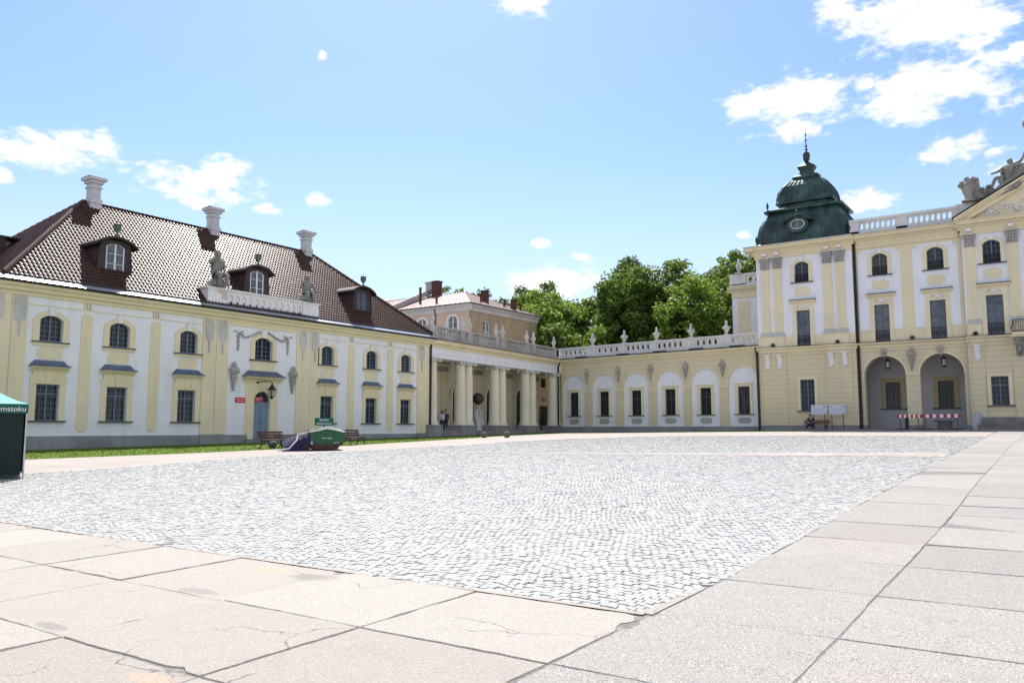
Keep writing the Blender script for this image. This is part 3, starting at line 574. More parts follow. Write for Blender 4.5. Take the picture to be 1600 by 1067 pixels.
# lesenes, pilasters, friezes
for a, b in ((22.43, 23.04), (26.47, 27.1), (42.15, 42.8), (46.33, 46.98)):
    m = MB(); m.prism(WF, notched(a, b, -.12, 6.27, .13), 0, .045); m.build('lesene', 'yellow_plaster', wing)
    m = MB(); [m.box(WF, a+.1+k*.16, a+.19+k*.16, 6.5, 6.88, .02, .08) for k in range(3)]; m.build('triglyph', 'yellow_plaster', wing)
for a, b in ((18.9, 19.62), (29.92, 30.78), (30.9, 31.75), (37.28, 38.32), (38.5, 39.3), (49.82, 51.26), (16.6, 17.4), (17.6, 18.82)):
    m = MB(); m.box(WF, a, b, -.33, 6.9, -.005, .07); m.build('pilaster', 'yellow_plaster', wing)
    c = (a+b)/2 if b < 50 else 50.35
    m = MB(); m.prism(WF, [(c-.26, 5.6), (c-.3, 6.3), (c-.34, 6.42), (c+.34, 6.42), (c+.3, 6.3), (c+.26, 5.6), (c, 5.45)], .05, .12)
    [m.box(WF, c-.28+k*.16, c-.2+k*.16, 6.46, 6.88, .06, .11) for k in range(4)]; m.build('capital', 'urn_stone', wing)
    drop(WF.sh(.06), wing, c, 5.55, 4.75, .24, mat='urn_stone')
m = MB(); m.box(WF, -12, 31.9, 6.42, 6.47, 0, .04); m.box(WF, 37.1, 51.28, 6.42, 6.47, 0, .04); m.build('string_course', 'yellow_plaster', wing)
m = MB(); m.profile(WF, [(-.02, 6.86), (.1, 6.86), (.14, 7.0), (.3, 7.08), (.34, 7.2), (.5, 7.3), (.52, 7.42), (-.02, 7.42)], -12, 51.6)
m.profile(WF, [(0, 6.62), (.06, 6.62), (.06, 6.862), (0, 6.862)], 31.9, 37.1); m.build('cornice', 'yellow_plaster', wing)
m = MB(); m.profile(WF, [(.5, 7.424), (.62, 7.43), (.66, 7.5), (.64, 7.56), (.5, 7.56)], -12, 51.75); m.profile(WF, [(.2, 7.75), (.34, 7.72), (.3, 7.88), (.16, 7.92)], -12, 51.4); m.build('gutter', 'gutter', wing)
m = MB(); m.quad(WF(-12, 7.565, .63), WF(51.7, 7.565, .63), WF(51.3, 7.80, .28), WF(-12, 7.80, .28)); m.build('eaves_flashing', 'zinc', wing)
for y0 in (33.2, 35.85):   # garland swags beside the central upper window
    m = MB(); s_ = -1 if y0 < 34 else 1
    m.tube([WF(DC+s_*(.3+1.7*i/8), 6.42-.55*math.sin(i/8*1.6)+(.25 if i > 6 else 0), .07) for i in range(9)], .06, 6)
    for dx in (-.25, .25): m.tube([WF(DC+s_*2.0, 6.15, .07), WF(DC+s_*2.0+dx, 6.32, .08), WF(DC+s_*2.0+dx*1.6, 6.2, .07)], .03, 5)
    m.build('garland', 'capital_stone', wing); drop(WF, wing, DC+s_*2.0, 6.1, 4.95, .3)
for c in (32.2, 36.95): herm(WF, wing, c, 1.95+(.45 if c < 33 else .45), 4.25)
pipe([WF(51.4, 7.4, .3), WF(51.42, 6.9, .12), WF(51.42, .5, .12), WF(51.42, -.9, .12)], wing, .09)
# roof
def plane_pt(u, s, sl=math.atan(6.55/7.2)): return (u, 7.8+s*math.sin(sl), .2-s*math.cos(sl))
RW = 7.2; ZR = 14.35; SL = math.atan2(ZR-7.8, RW); LEN = RW/math.cos(SL); E0, E1 = 18.4, 51.4
def tiles(fn, width, L, hipa, hipb, name, par, mat='roof_tile'):
    du = .245/6; nu = int(width/du)+1; nr = int(L/.34); V = []; F = []; uu = np.arange(nu)*du; ph = (uu/.245) % 1
    prof = np.where(ph < .55, .055*np.sin(ph/.55*PI), -.012*np.sin((ph-.55)/.45*PI))
    b = 0
    for r in range(nr):
        s0 = r*L/nr; s1 = (r+1)*L/nr+.05; A = fn(uu, np.full(nu, s0), prof+.045); B = fn(uu, np.full(nu, s1), prof*.9+.0); Cc = fn(uu, np.full(nu, s0), prof*.4)
        ok = (uu[:-1] > hipa*(s0+.15)/L-.02) & (uu[1:] < width-hipb*(s0+.15)/L+.02); i = np.nonzero(ok)[0]
        V += [A, B, Cc]; a0 = b; b0 = b+nu; c0 = b+2*nu; F.append(np.stack([a0+i, a0+i+1, b0+i+1, b0+i], 1)); F.append(np.stack([c0+i, c0+i+1, a0+i+1, a0+i], 1)); b += 3*nu
    V = np.concatenate(V); o = npmesh(name, V-np.array(root_loc(par)), np.concatenate(F), mat); o.parent = par; return o
cs, sn = math.cos(SL), math.sin(SL)
def front(uu, s, h): return np.stack([-44.3+.25-s*cs+h*sn, E0-.1+uu, 7.82+s*sn+h*cs], 1)
roof = tiles(front, E1-E0+.2, LEN, RW, RW, 'roof', wing)
def hip(uu, s, h): return np.stack([-44.05-uu, E0-.1+s*cs-h*sn, 7.82+s*sn+h*cs], 1)
o = tiles(hip, 14.5, LEN, RW, RW, 'roof_slope', wing)
XR = -44.05-RW; m = MB(); m.quad((-44.05, E1+.1, 7.8), (XR, E1-RW, ZR-.02), (-58.6, E1+.1, 7.8)); m.quad((-58.6, E1+.1, 7.8), (XR, E1-RW, ZR-.02), (XR, E0+RW, ZR-.02), (-58.6, E0-.1, 7.8)); m.build('roof_back', 'ridge_tile', wing)
m = MB()
def capline(a, b):
    a, b = Vector(a), Vector(b); k = int((b-a).length/.36)
    for i in range(k): p = a.lerp(b, i/k); q = a.lerp(b, (i+1.15)/k); m.tube([p, q], [.12, .15], 7)
capline((XR, E0+RW, ZR+.05), (XR, E1-RW, ZR+.05)); capline((-44.05, E0-.1, 7.9), (XR, E0+RW, ZR+.05)); capline((-44.05, E1+.1, 7.9), (XR, E1-RW, ZR+.05)); m.build('ridge_tiles', 'ridge_tile', wing)
for yc in (26.2, 35.0, 43.75):
    m = MB(); cx = -51.15
    for hx, z0, z1 in ((.54, 13.2, 14.7), (.62, 14.35, 14.6), (.47, 14.69, 15.66), (.58, 15.34, 15.46), (.66, 15.653, 15.85), (.86, 15.843, 16.02)):
        m.add([(cx+a*hx*.7, yc+b*hx*.64, z) for z in (z0, z1) for a, b in ((-1, -1), (1, -1), (1, 1), (-1, 1))], [(0, 3, 2, 1), (4, 5, 6, 7), (0, 1, 5, 4), (1, 2, 6, 5), (2, 3, 7, 6), (3, 0, 4, 7)])
    m.prism(Frame(cx+.329, yc, 0, 1), [(-.17, 14.85), (.17, 14.85), (.21, 14.92), (.21, 15.18), (.17, 15.25), (-.17, 15.25), (-.21, 15.18), (-.21, 14.92)], 0, .03)
    ch = m.build('chimney', 'chimney_plaster', roof)
    m = MB(); m.add([(cx+a*.62, yc+b*.57, 16.025) for a, b in ((-1, -1), (1, -1), (1, 1), (-1, 1))]+[(cx+a*.12, yc+b*.36, 16.2) for a, b in ((-1, -1), (1, -1), (1, 1), (-1, 1))], [(0, 3, 2, 1), (4, 5, 6, 7), (0, 1, 5, 4), (1, 2, 6, 5), (2, 3, 7, 6), (3, 0, 4, 7)]); m.build('chimney_cap', 'dormer_slate', roof)
for yc in (24.75, 34.7, 44.65):
    DF = Frame(-45.45, yc, 0, 1); m = MB(); wall(m, DF, -.88, .88, 8.6, 10.9, [(0, .56, 8.92, 10.5, .2)], .15)
    for s_ in (-1, 1): m.quad(DF(s_*.88, 8.5, 0), DF(s_*.88, 10.7, 0), DF(s_*1.0, 10.9, -2.2), DF(s_*1.15, 9.2, -.6))
    for s_ in (-1, 1): m.prism(DF, [(s_*.88, 8.7), (s_*1.12, 8.7), (s_*1.05, 9.3), (s_*.92, 10.6), (s_*.88, 10.6)], -1.6, .02)
    dm = m.build('dormer', 'dormer_slate', wing)
    m = MB(); pts = [(-1.25, 10.62)]+[(-1.25+2.5*i/12, 10.66+.46*math.sin(PI*i/12)**.8) for i in range(13)]+[(1.25, 10.62)]; k = len(pts)
    lowr = [(u*.99, z-.13) for u, z in pts[::-1]]; m.prism(DF, pts+lowr, -2.9, .28); m.build('dormer_roof', 'dormer_slate', dm)
    w = window(DF, dm, 0, 1.12, 8.92, 10.5, .2, dep=.1, nx=1, nz=3, frame='window_white' if yc < 40 else 'hood_metal', glass='glass_blue', of=.08, cm=.05)
    m = MB(); m.lathe(DF(0, 11.1, .05), [(.05, 0), (.16, .03), (.1, .1), (.04, .18), (.06, .25), (.2, .42), (.24, .62), (.18, .7), (.26, .76), (.05, .84), (.02, .98)], 10); m.build('finial', 'finial_grey' if 'finial_grey' in M else simple('finial_grey', (.10, .125, .11), .6), dm, smooth=True)
# attic parapet over the middle bay
AF = WF.sh(.12); m = MB()
m.box(AF, 30.05, 31.5, 7.6, 8.78, -.75, .06); m.box(AF, 37.62, 39.05, 7.6, 8.78, -.75, .06); m.box(AF, 31.5, 37.62, 7.68, 8.78, -.6, -.1); m.box(AF, 31.5, 37.62, 7.68, 7.9, -.1, 0); m.box(AF, 31.5, 37.62, 8.62, 8.78, -.1, 0)
pierced(m, AF, 31.52, 37.6, 7.9, 8.62, -.101, -.01, 12, .17, .3); m.box(AF, 29.9, 39.2, 8.78, 8.88, -.85, .14)
m.box(AF, 30.0, 31.5, 7.9, 7.95, .06, .09); m.box(AF, 37.6, 39.1, 7.9, 7.95, .06, .09)
m.build('attic_parapet', 'white_stucco', wing)
m = MB(); m.prism(AF, [(30.8, 8.75), (31.45, 8.72), (31.45, 8.15), (31.0, 8.2), (31.05, 8.5), (30.75, 8.6)], .05, .075); m.build('exposed_brick', 'beige_plaster', wing)
# lower roof beyond the left end
m = MB(); m.add([(-44.2, -12, 7.7), (-44.2, 18.3, 7.7), (-51.0, 18.3, 11.5), (-51.0, -12, 11.5), (-58, -12, 7.7), (-58, 18.3, 7.7)], [(0, 1, 2, 3), (3, 2, 5, 4), (0, 3, 4), (1, 5, 2)]); m.build('lower_roof', 'dormer_slate', wing)
m = MB(); m.box(Frame(-51, 0, 0, 1), -12, 22.3, 11.05, 11.15, -.6, .5); m.box(Frame(-51, 0, 0, 1), -12, 21.0, 10.0, 11.05, -.5, .45); m.build('roof_link', 'dormer_slate', wing)

# ================================================================= colonnade gallery
CF = Frame(-44.298, 51.657, -.0855, .9963)
col = new_empty('colonnade_gallery', 'open columned gallery with paired white columns under a grey stone balustrade', 'building', CF(11, -.6, -1.5)); CL = 24.0
m = MB(); m.box(CF, -.3, 23.45, 5.98, 6.9, -.75, .02); m.box(CF, -.3, 23.45, 6.36, 6.40, .015, .06); m.build('architrave', 'white_plaster', col)
m = MB(); m.profile(CF, cornice_prof(6.84, 7.46, .52), -.3, 23.5); m.build('cornice', 'yellow_plaster', col)
m = MB(); m.profile(CF, [(-3.4, 7.464), (.56, 7.464), (.58, 7.5), (0, 7.62), (-3.4, 7.62)], -.1, 23.6); m.build('roof_edge', 'gutter', col)
cols = [.5, 4.85, 6.05, 10.72, 12.02, 16.75, 18.12, 22.8, 23.92]
for i, u in enumerate(cols):
    r = .5 if i < 8 else .42; m = MB(); c = CF(u, 0, -.36)
    m.lathe(c, [(r*1.3, .33), (r*1.3, .42), (r*1.2, .44), (r*1.24, .52), (r*1.08, .6), (r*1.1, .66), (r, .72), (r, 2.3), (r*.97, 3.8), (r*.87, 5.5), (r*.93, 5.53), (r*.88, 5.57), (r*.9, 5.66)], 24)
    o = m.build('column', 'yellow_plaster' if 0 else 'column_paint' if 'column_paint' in M else 'white_plaster', col, smooth=True) if 0 else m.build('column', 'beige_column' if 'beige_column' in M else plaster('beige_column', (.74, .69, .55), .05, .12), col, smooth=True)
    m = MB(); m.lathe(c, [(r*.88, 5.6), (r*.95, 5.7), (r*1.12, 5.82), (r*1.05, 5.86)], 16); m.box(CF, u-r*1.15, u+r*1.15, 5.86, 5.98, -.36-r*1.15, -.36+r*1.15)
    for s_ in (-1, 1):
        for t_ in (-1, 1): m.sphere(CF(u+s_*r*1.12, 5.76, -.36+t_*r*.95), .16, 8)
        m.box(CF, u-r, u+r, 5.7, 5.8, -.36+s_*r*.95-.05, -.36+s_*r*.95+.05)
    m.build('capital', 'urn_stone', o, smooth=True)
for c, a, b in ((.3, 1.0, 1.0), (5.45, 1.3, 1.3), (11.37, 1.35, 1.35), (17.43, 1.4, 1.4), (23.2, 1.2, .6)):
    m = MB(); m.box(CF, c-a, c+b, -1.2, .24, -1.15, .25); m.box(CF, c-a-.04, c+b+.04, .241, .33, -1.2, .3); m.build('pedestal', 'plinth', col)
m = MB()
for a, b in ((1.3, 4.15), (6.75, 10.02), (12.72, 16.03), (18.83, 22.0)):
    for k in range(3): m.box(CF, a, b, -1.2, -.13-.14*k, -1.15 if k == 0 else -.6+.35*k, -.6+.35*(k+1)-.004)
m.box(CF, -.3, 28, -1.2, -.13, -3.0, -1.15); m.build('step', 'step_stone', col)
BF = CF.sh(-2.75); m = MB(); doors = [8.1, 14.05, 20.0]
wall(m, BF, -.3, 28, -.13, 6.9, [(c, .95, -.12, 3.15, .95) for c in doors]+[(25.2, .62, 4.6, 5.62, 0), (25.2, 1.05, -.12, 2.55, 0)], .22)
m.box(BF, 28, 28.3, -.5, 7, -.3, 2.2); m.box(BF, -.3, 28, -.5, 7.4, -.7, -.5); m.box(BF, -.3, 23.4, 5.98, 6.1, 0, 2.0); m.box(BF, 23.4, 28, 5.98, 6.1, 0, 2.6); m.box(BF, 23.6, 28.2, 6.1, 7.6, -.6, 2.6); m.box(BF, -.6, -.3, -1, 7, -.3, 2.0)
m.build('back_wall', plaster('gallery_wall', (.66, .61, .53), .06, .15), col)
for c in (2.3, 5.15, 11.1, 17.05, 23.0):
    m = MB()
    for s_ in (-.5, .5): m.box(BF, c+s_-.42, c+s_+.42, .4, 5.3, 0, .1); m.box(BF, c+s_-.46, c+s_+.46, -.1, .4, 0, .16)
    m.box(BF, c-1.15, c+1.15, 5.66, 5.9, 0, .3); m.build('pilaster', 'yellow_plaster', col)
    for s_ in (-.5, .5): capital(BF, col, c+s_, .8, 5.2, 5.66, .12, mat='capital_stone')
for c in doors:
    w = window(BF, col, c, 1.9, -.12, 3.15, .95, dep=.2, nx=2, nz=8, name='glazed_door', frame='dark_frame', transom=3.1)
    ringpart(BF, w, 'surround', 'yellow_plaster', c, .95, 0, 3.15, .95, .22, .22, .08); ringpart(BF, w, 'hood_mould', 'beige_column', c, 1.3, 2.9, 3.15, 1.3, .1, .1, .12)
w = window(BF, col, 25.2, 1.24, 4.6, 5.62, 0, dep=.18, nx=2, nz=2, frame='dark_frame'); m = MB(); m.ring(BF, arch(25.2, .62, 4.55, 5.62, 0), arch(25.2, 1.1, 4.3, 5.9, 0), 0, .07); m.box(BF, 24.1, 26.3, 4.3, 4.55, 0, .07); m.build('surround', 'yellow_plaster', w)
m = MB(); [m.box(BF, a, b, -.1, 2.55, -.15, -.08) for a, b in ((24.17, 25.18), (25.22, 26.23))]; [m.box(BF, a, a+.7, z, z+.9, -.08, -.05) for a in (24.3, 25.4) for z in (.2, 1.3)]; dr = m.build('gallery_door', 'dark_door', col)
m = MB(); m.ring(BF, arch(25.2, 1.05, -.1, 2.55, 0), arch(25.2, 1.45, -.1, 2.95, 0), 0, .08); m.build('surround', 'yellow_plaster', dr)
# balustrade with slots
QF = CF.sh(-.05); m = MB(); m.box(QF, -.1, 23.7, 7.6, 7.84, -.3, .02); m.box(QF, -.1, 23.7, 8.6, 8.75, -.36, .06)
posts = [.2, 4.85, 6.05, 10.72, 12.02, 16.75, 18.12, 22.9]
for p in posts: m.box(QF, p-.38, p+.38, 7.6, 8.62, -.33, .04)
m.box(QF, -.25, .8, 7.5, 8.7, -.8, .1)
m.build('balustrade', 'weathered_stone', col)
m = MB()
for a, b in ((.8, 4.45), (6.45, 10.32), (12.42, 16.35), (18.5, 22.5)):
    k = int((b-a)/.43); m = MB()
    for i in range(k+1): m.lathe(QF(a+(b-a)*i/k, 7.84, -.14), [(.13, 0), (.13, .06), (.07, .1), (.17, .28), (.15, .4), (.07, .58), (.07, .66), (.13, .7), (.13, .77)], 8)
    m.build('balusters', 'weathered_stone', col, smooth=True)
pipe([CF(23.5, 7.4, .3), CF(23.35, 6.6, .12), CF(23.35, .4, .12), CF(23.35, -.6, .12)], col, .09)

# ================================================================= arcade gallery
AG = Frame(-45.761, 75.348, .9937, -.1122)
arc = new_empty('arcade_gallery', 'single storey cream gallery with six blind white arches and pierced white parapet', 'building', AG(11, -.3, -3)); AL = 22.45
AC = [1.35, 5.27, 9.2, 13.1, 16.92, 20.78]; m = MB(); wall(m, AG, -.3, AL, .24, 7.0, [(c, 1.47, .24, 4.26, 1.47) for c in AC], .12); m.quad(AG(-.3, -1, 0), AG(-.3, 7, 0), AG(-.3, 7, -8), AG(-.3, -1, -8)); m.build('wall', 'yellow_rustic', arc)
AB = AG.sh(-.12); m = MB(); wall(m, AB, -.2, AL-.05, .24, 5.9, [(c, .57, 1.36, 3.88, 0) for c in AC], .2); m.build('niche_wall', 'white_plaster', arc)
m = MB(); m.box(AG, -.3, AL, -1.2, .24, -.5, .07); m.build('plinth', 'plinth', arc)
for c in AC:
    w = window(AB, arc, c, 1.14, 1.36, 3.88, 0, nx=2, nz=5, transom=3.05, frame='dark_frame'); m = MB()
    m.ring(AB, [(c-.57, 1.36), (c-.57, 3.88), (c+.57, 3.88), (c+.57, 1.36)], [(c-.88, 1.36), (c-.88, 4.12), (c+.88, 4.12), (c+.88, 1.36)], -.01, .05); m.box(AB, c-.96, c+.96, 4.12, 4.2, -.01, .1); m.build('surround', 'yellow_plaster', w)
    m = MB(); m.box(AB, c-.95, c+.95, 1.29, 1.36, -.19, .14); m.build('sill', 'sill_metal', w)
    m = MB(); m.prism(AB, notched(c-.62, c+.62, .52, 1.06, .13), 0, .03); m.build('panel', plaster('grey_panel', (.42, .40, .36), .1, .2) if 'grey_panel' not in M else 'grey_panel', arc)
    m = MB(); m.ring(AG, arch(c, 1.47, 3.9, 4.26, 1.47), arch(c, 1.6, 3.9, 4.26, 1.6), -.005, .03)
    for k in range(-3, 4):
        a = k*.16; m.prism(AG, [(c+1.62*math.sin(a), 4.26+1.62*math.cos(a)), (c+2.3*math.sin(a), 4.26+2.3*math.cos(a)), (c+2.3*math.sin(a)+.03, 4.26+2.3*math.cos(a)), (c+1.62*math.sin(a)+.03, 4.26+1.62*math.cos(a))], -.005, .012)
    m.build('archivolt', 'yellow_plaster', arc)
for a, b in [(-.2, -.12)]+[(AC[i]+1.47, AC[i+1]-1.47) for i in range(5)]:
    if b > a: m = MB(); m.box(AG, a-.02, b+.02, 3.84, 3.93, 0, .06); m.build('impost', 'yellow_plaster', arc)
for c in (3.2, 7.14, 11.03, 14.95, 18.8): herm(AG, arc, c, 4.8, 6.4)
m = MB(); m.box(AG, -.3, AL, 6.6, 6.66, 0, .05); m.profile(AG, cornice_prof(7.0, 7.46, .42), -.3, AL+.2); m.build('cornice', 'yellow_plaster', arc)
m = MB(); m.profile(AG, [(-8, 7.464), (.45, 7.464), (.47, 7.52), (.1, 7.6), (-8, 7.6)], -.3, AL+.2); [m.box(AG, u-.7, u+.7, 7.55, 7.66, .04, .4) for u in (2.6, 7.9, 12.2, 16.2, 20.4)]; m.build('roof_edge', 'gutter', arc)
m = MB(); posts2 = [(-.7, -.1), (3.0, 4.3), (7.2, 7.95), (10.9, 11.6), (14.6, 15.9), (18.35, 19.6), (22.1, 22.5)]
PF = AG.sh(-.1)
for a, b in posts2: m.box(PF, a, b, 7.58, 8.62, -.3, .04)
m.box(PF, -.7, 22.5, 7.58, 7.82, -.28, .0); m.box(PF, -.75, 22.5, 8.58, 8.76, -.34, .09)
for i in range(len(posts2)-1): pierced(m, PF, posts2[i][1], posts2[i+1][0], 7.82, 8.58, -.22, -.03, 5 if i in (0, 2, 3) else 4 if i != 5 else 5, .17, .29)
m.build('balustrade', 'parapet_white', arc)
m = MB(); m.add([AG(-.3, 7.55, -.5), AG(AL, 7.55, -.5), AG(AL, 7.7, -8), AG(-.3, 7.7, -8), AG(-.3, -1, -8), AG(AL, -1, -8)], [(0, 1, 2, 3), (3, 2, 5, 4)]); m.build('flat_roof', 'gutter', arc)
pipe([AG(AL-.25, 7.3, .3), AG(AL-.2, 6.7, .13), AG(AL-.16, .5, .13), AG(AL-.16, -.2, .13)], arc, .09)

# ================================================================= palace
PF0 = Frame(0, 71.9, 1, 0)
pal = new_empty('palace', 'tall cream and white baroque palace with green copper corner dome and triangular pediment', 'building', (-8, 78, -.1))
TF = PF0; MF = PF0.sh(-.35)
def downstairs(fr, u0, u1, holes, name='ground_floor_wall', dep=.3):
    m = MB(); wall(m, fr, u0, u1, .3, 7.0, holes, dep); return m
m = downstairs(TF, -23.2, -15.0, [(-19.08, .6, 1.58, 4.24, 0)]); m.quad(TF(-23.2, -.5, 0), TF(-23.2, 15.4, 0), TF(-23.2, 15.4, -8.2), TF(-23.2, -.5, -8.2)); m.quad(TF(-15, -.5, 0), TF(-15, 15.4, 0), TF(-15, 15.4, -8.2), TF(-15, -.5, -8.2)); m.build('ground_floor_wall', 'yellow_rustic', pal)
MA = [-12.93, -8.74]; m = downstairs(MF, -15.0, -6.8, [(c, 1.58, .3, 4.42, 1.58) for c in MA], dep=.9); m.build('ground_floor_wall', 'yellow_rustic', pal)
RC = [-4.8, -.2, 4.4]; m = downstairs(TF, -6.8, 9.6, [(c, .58, 1.8, 4.0, 0) for c in RC]); m.build('ground_floor_wall', 'yellow_rustic', pal)
m = MB(); m.box(TF, -23.22, -15.0, -.6, .3, -.5, .06); m.box(MF, -15.0, -14.5, -.6, .3, -.9, .06); m.box(MF, -11.35, -10.32, -.6, .3, -.9, .06); m.box(MF, -7.16, -6.8, -.6, .3, -.9, .06); m.box(TF, -6.8, 9.6, -.6, .3, -.5, .06); m.build('plinth', 'plinth', pal)
# loggia behind the arches
LB = MF.sh(-3.6); m = MB(); wall(m, LB, -15.0, -6.8, -.1, 6.6, [(-12.97, .58, 1.75, 3.98, 0), (-8.93, .58, 1.75, 3.98, 0)], .2)
m.quad(MF(-15, -.1, -.9), MF(-15, -.1, -3.6), MF(-15, 6.5, -3.6), MF(-15, 6.5, -.9)); m.quad(MF(-6.8, -.1, -.9), MF(-6.8, -.1, -3.6), MF(-6.8, 6.5, -3.6), MF(-6.8, 6.5, -.9)); m.quad(MF(-15, 6.4, -.9), MF(-6.8, 6.4, -.9), MF(-6.8, 6.4, -3.6), MF(-15, 6.4, -3.6))
m.build('loggia_wall', plaster('loggia_plaster', (.58, .56, .57), .05, .1), pal); m = MB(); m.box(MF, -15, -6.8, -.5, .02, -3.6, .3); m.build('loggia_floor', 'step_stone', pal)
for c in (-12.97, -8.93):
    w = window(LB, pal, c, 1.16, 1.75, 3.98, 0, nx=2, nz=5, frame='dark_frame', transom=3.3); m = MB(); m.ring(LB, arch(c, .58, 1.75, 3.98, 0), arch(c, .95, 1.75, 4.35, 0), -.01, .07); m.build('surround', plaster('loggia_trim', (.55, .44, .26), .05, .1) if 'loggia_trim' not in M else 'loggia_trim', w); m = MB(); m.box(LB, c-1.05, c+1.05, 1.66, 1.75, -.18, .16); m.build('sill', 'sill_metal', w)
for c in MA:
    m = MB(); m.ring(MF, arch(c, 1.58, 4.3, 4.42, 1.58), arch(c, 1.72, 4.3, 4.42, 1.72), -.005, .035); m.build('archivolt', 'yellow_plaster', pal)
    m = MB(); m.prism(MF, [(c-.14, 5.9), (c+.14, 5.9), (c+.2, 6.5), (c+.1, 6.6), (c-.1, 6.6), (c-.2, 6.5)], 0, .22); m.sphere(MF(c, 6.3, .2), .15, 8); m.build('mask_keystone', 'capital_stone', pal, smooth=True)
for a, b in ((-15, -14.52), (-11.37, -10.3), (-7.18, -6.8)): m = MB(); m.box(MF, a, b, 4.32, 4.44, -.01, .07); m.build('impost', 'yellow_plaster', pal)
herm(MF, pal, -10.86, 4.75, 6.55)
# lower strips and brackets
for a, b in ((-22.8, -20.8), (-17.48, -15.35), (-6.6, -5.72), (-3.84, -2.95), (-.6-1.1, -.6-.2)):
    if a > -2: continue
    m = MB(); m.box(TF, a, b, .31, 6.9, -.005, .09); m.build('pilaster', 'yellow_rustic', pal)
for u in (-22.38, -21.32, -17.0, -15.88, -6.16): console(TF.sh(.085), pal, u, 5.3, 6.46, .5)
for u in (-3.35, 2.95): console(TF.sh(.085), pal, u, 5.45, 6.75, .6, mat='statue_stone', pr=.9)
for c, z0, z1, tr in [(-19.08, 1.58, 4.24, None)]+[(c, 1.8, 4.0, 3.35) for c in RC]:
    hw = .6 if z0 < 1.7 else .58; w = window(TF, pal, c, hw*2, z0, z1, 0, dep=.22, nx=2, nz=6, transom=tr, glass='glass_dark')
    m = MB(); m.ring(TF, arch(c, hw, z0, z1, 0), arch(c, hw+.24, z0, z1+.2, 0), -.01, .07); m.build('surround', 'yellow_plaster', w)
    m = MB(); m.box(TF, c-.92, c+.92, z0-.08, z0, -.2, .17); m.build('sill', 'sill_metal', w)
# string course
sc = [(-.02, 6.72), (.07, 6.72), (.09, 6.9), (.3, 7.0), (.34, 7.13), (-.02, 7.13)]
m = MB(); m.profile(TF, sc, -23.35, -14.9); m.profile(MF, sc, -14.9, -6.9); m.profile(TF, sc, -6.9, 9.6); [m.profile(TF.sh(.1), sc, a, b) for a, b in ((-22.95, -20.7), (-17.6, -15.2), (-6.85, -5.55))]
m.box(TF, -23.2, -15.0, 6.42, 6.46, 0, .05); m.box(MF, -15, -6.8, 6.42, 6.46, 0, .05); m.box(TF, -6.8, 9.6, 6.42, 6.46, 0, .05); m.build('string_course', 'yellow_plaster', pal)
m = MB(); m.box(TF, -23.38, -14.88, 7.134, 7.17, -.02, .38); m.box(MF, -14.88, -6.92, 7.134, 7.17, -.02, .38); m.box(TF, -6.92, 9.6, 7.134, 7.17, -.02, .38); m.build('string_flashing', 'gutter', pal)
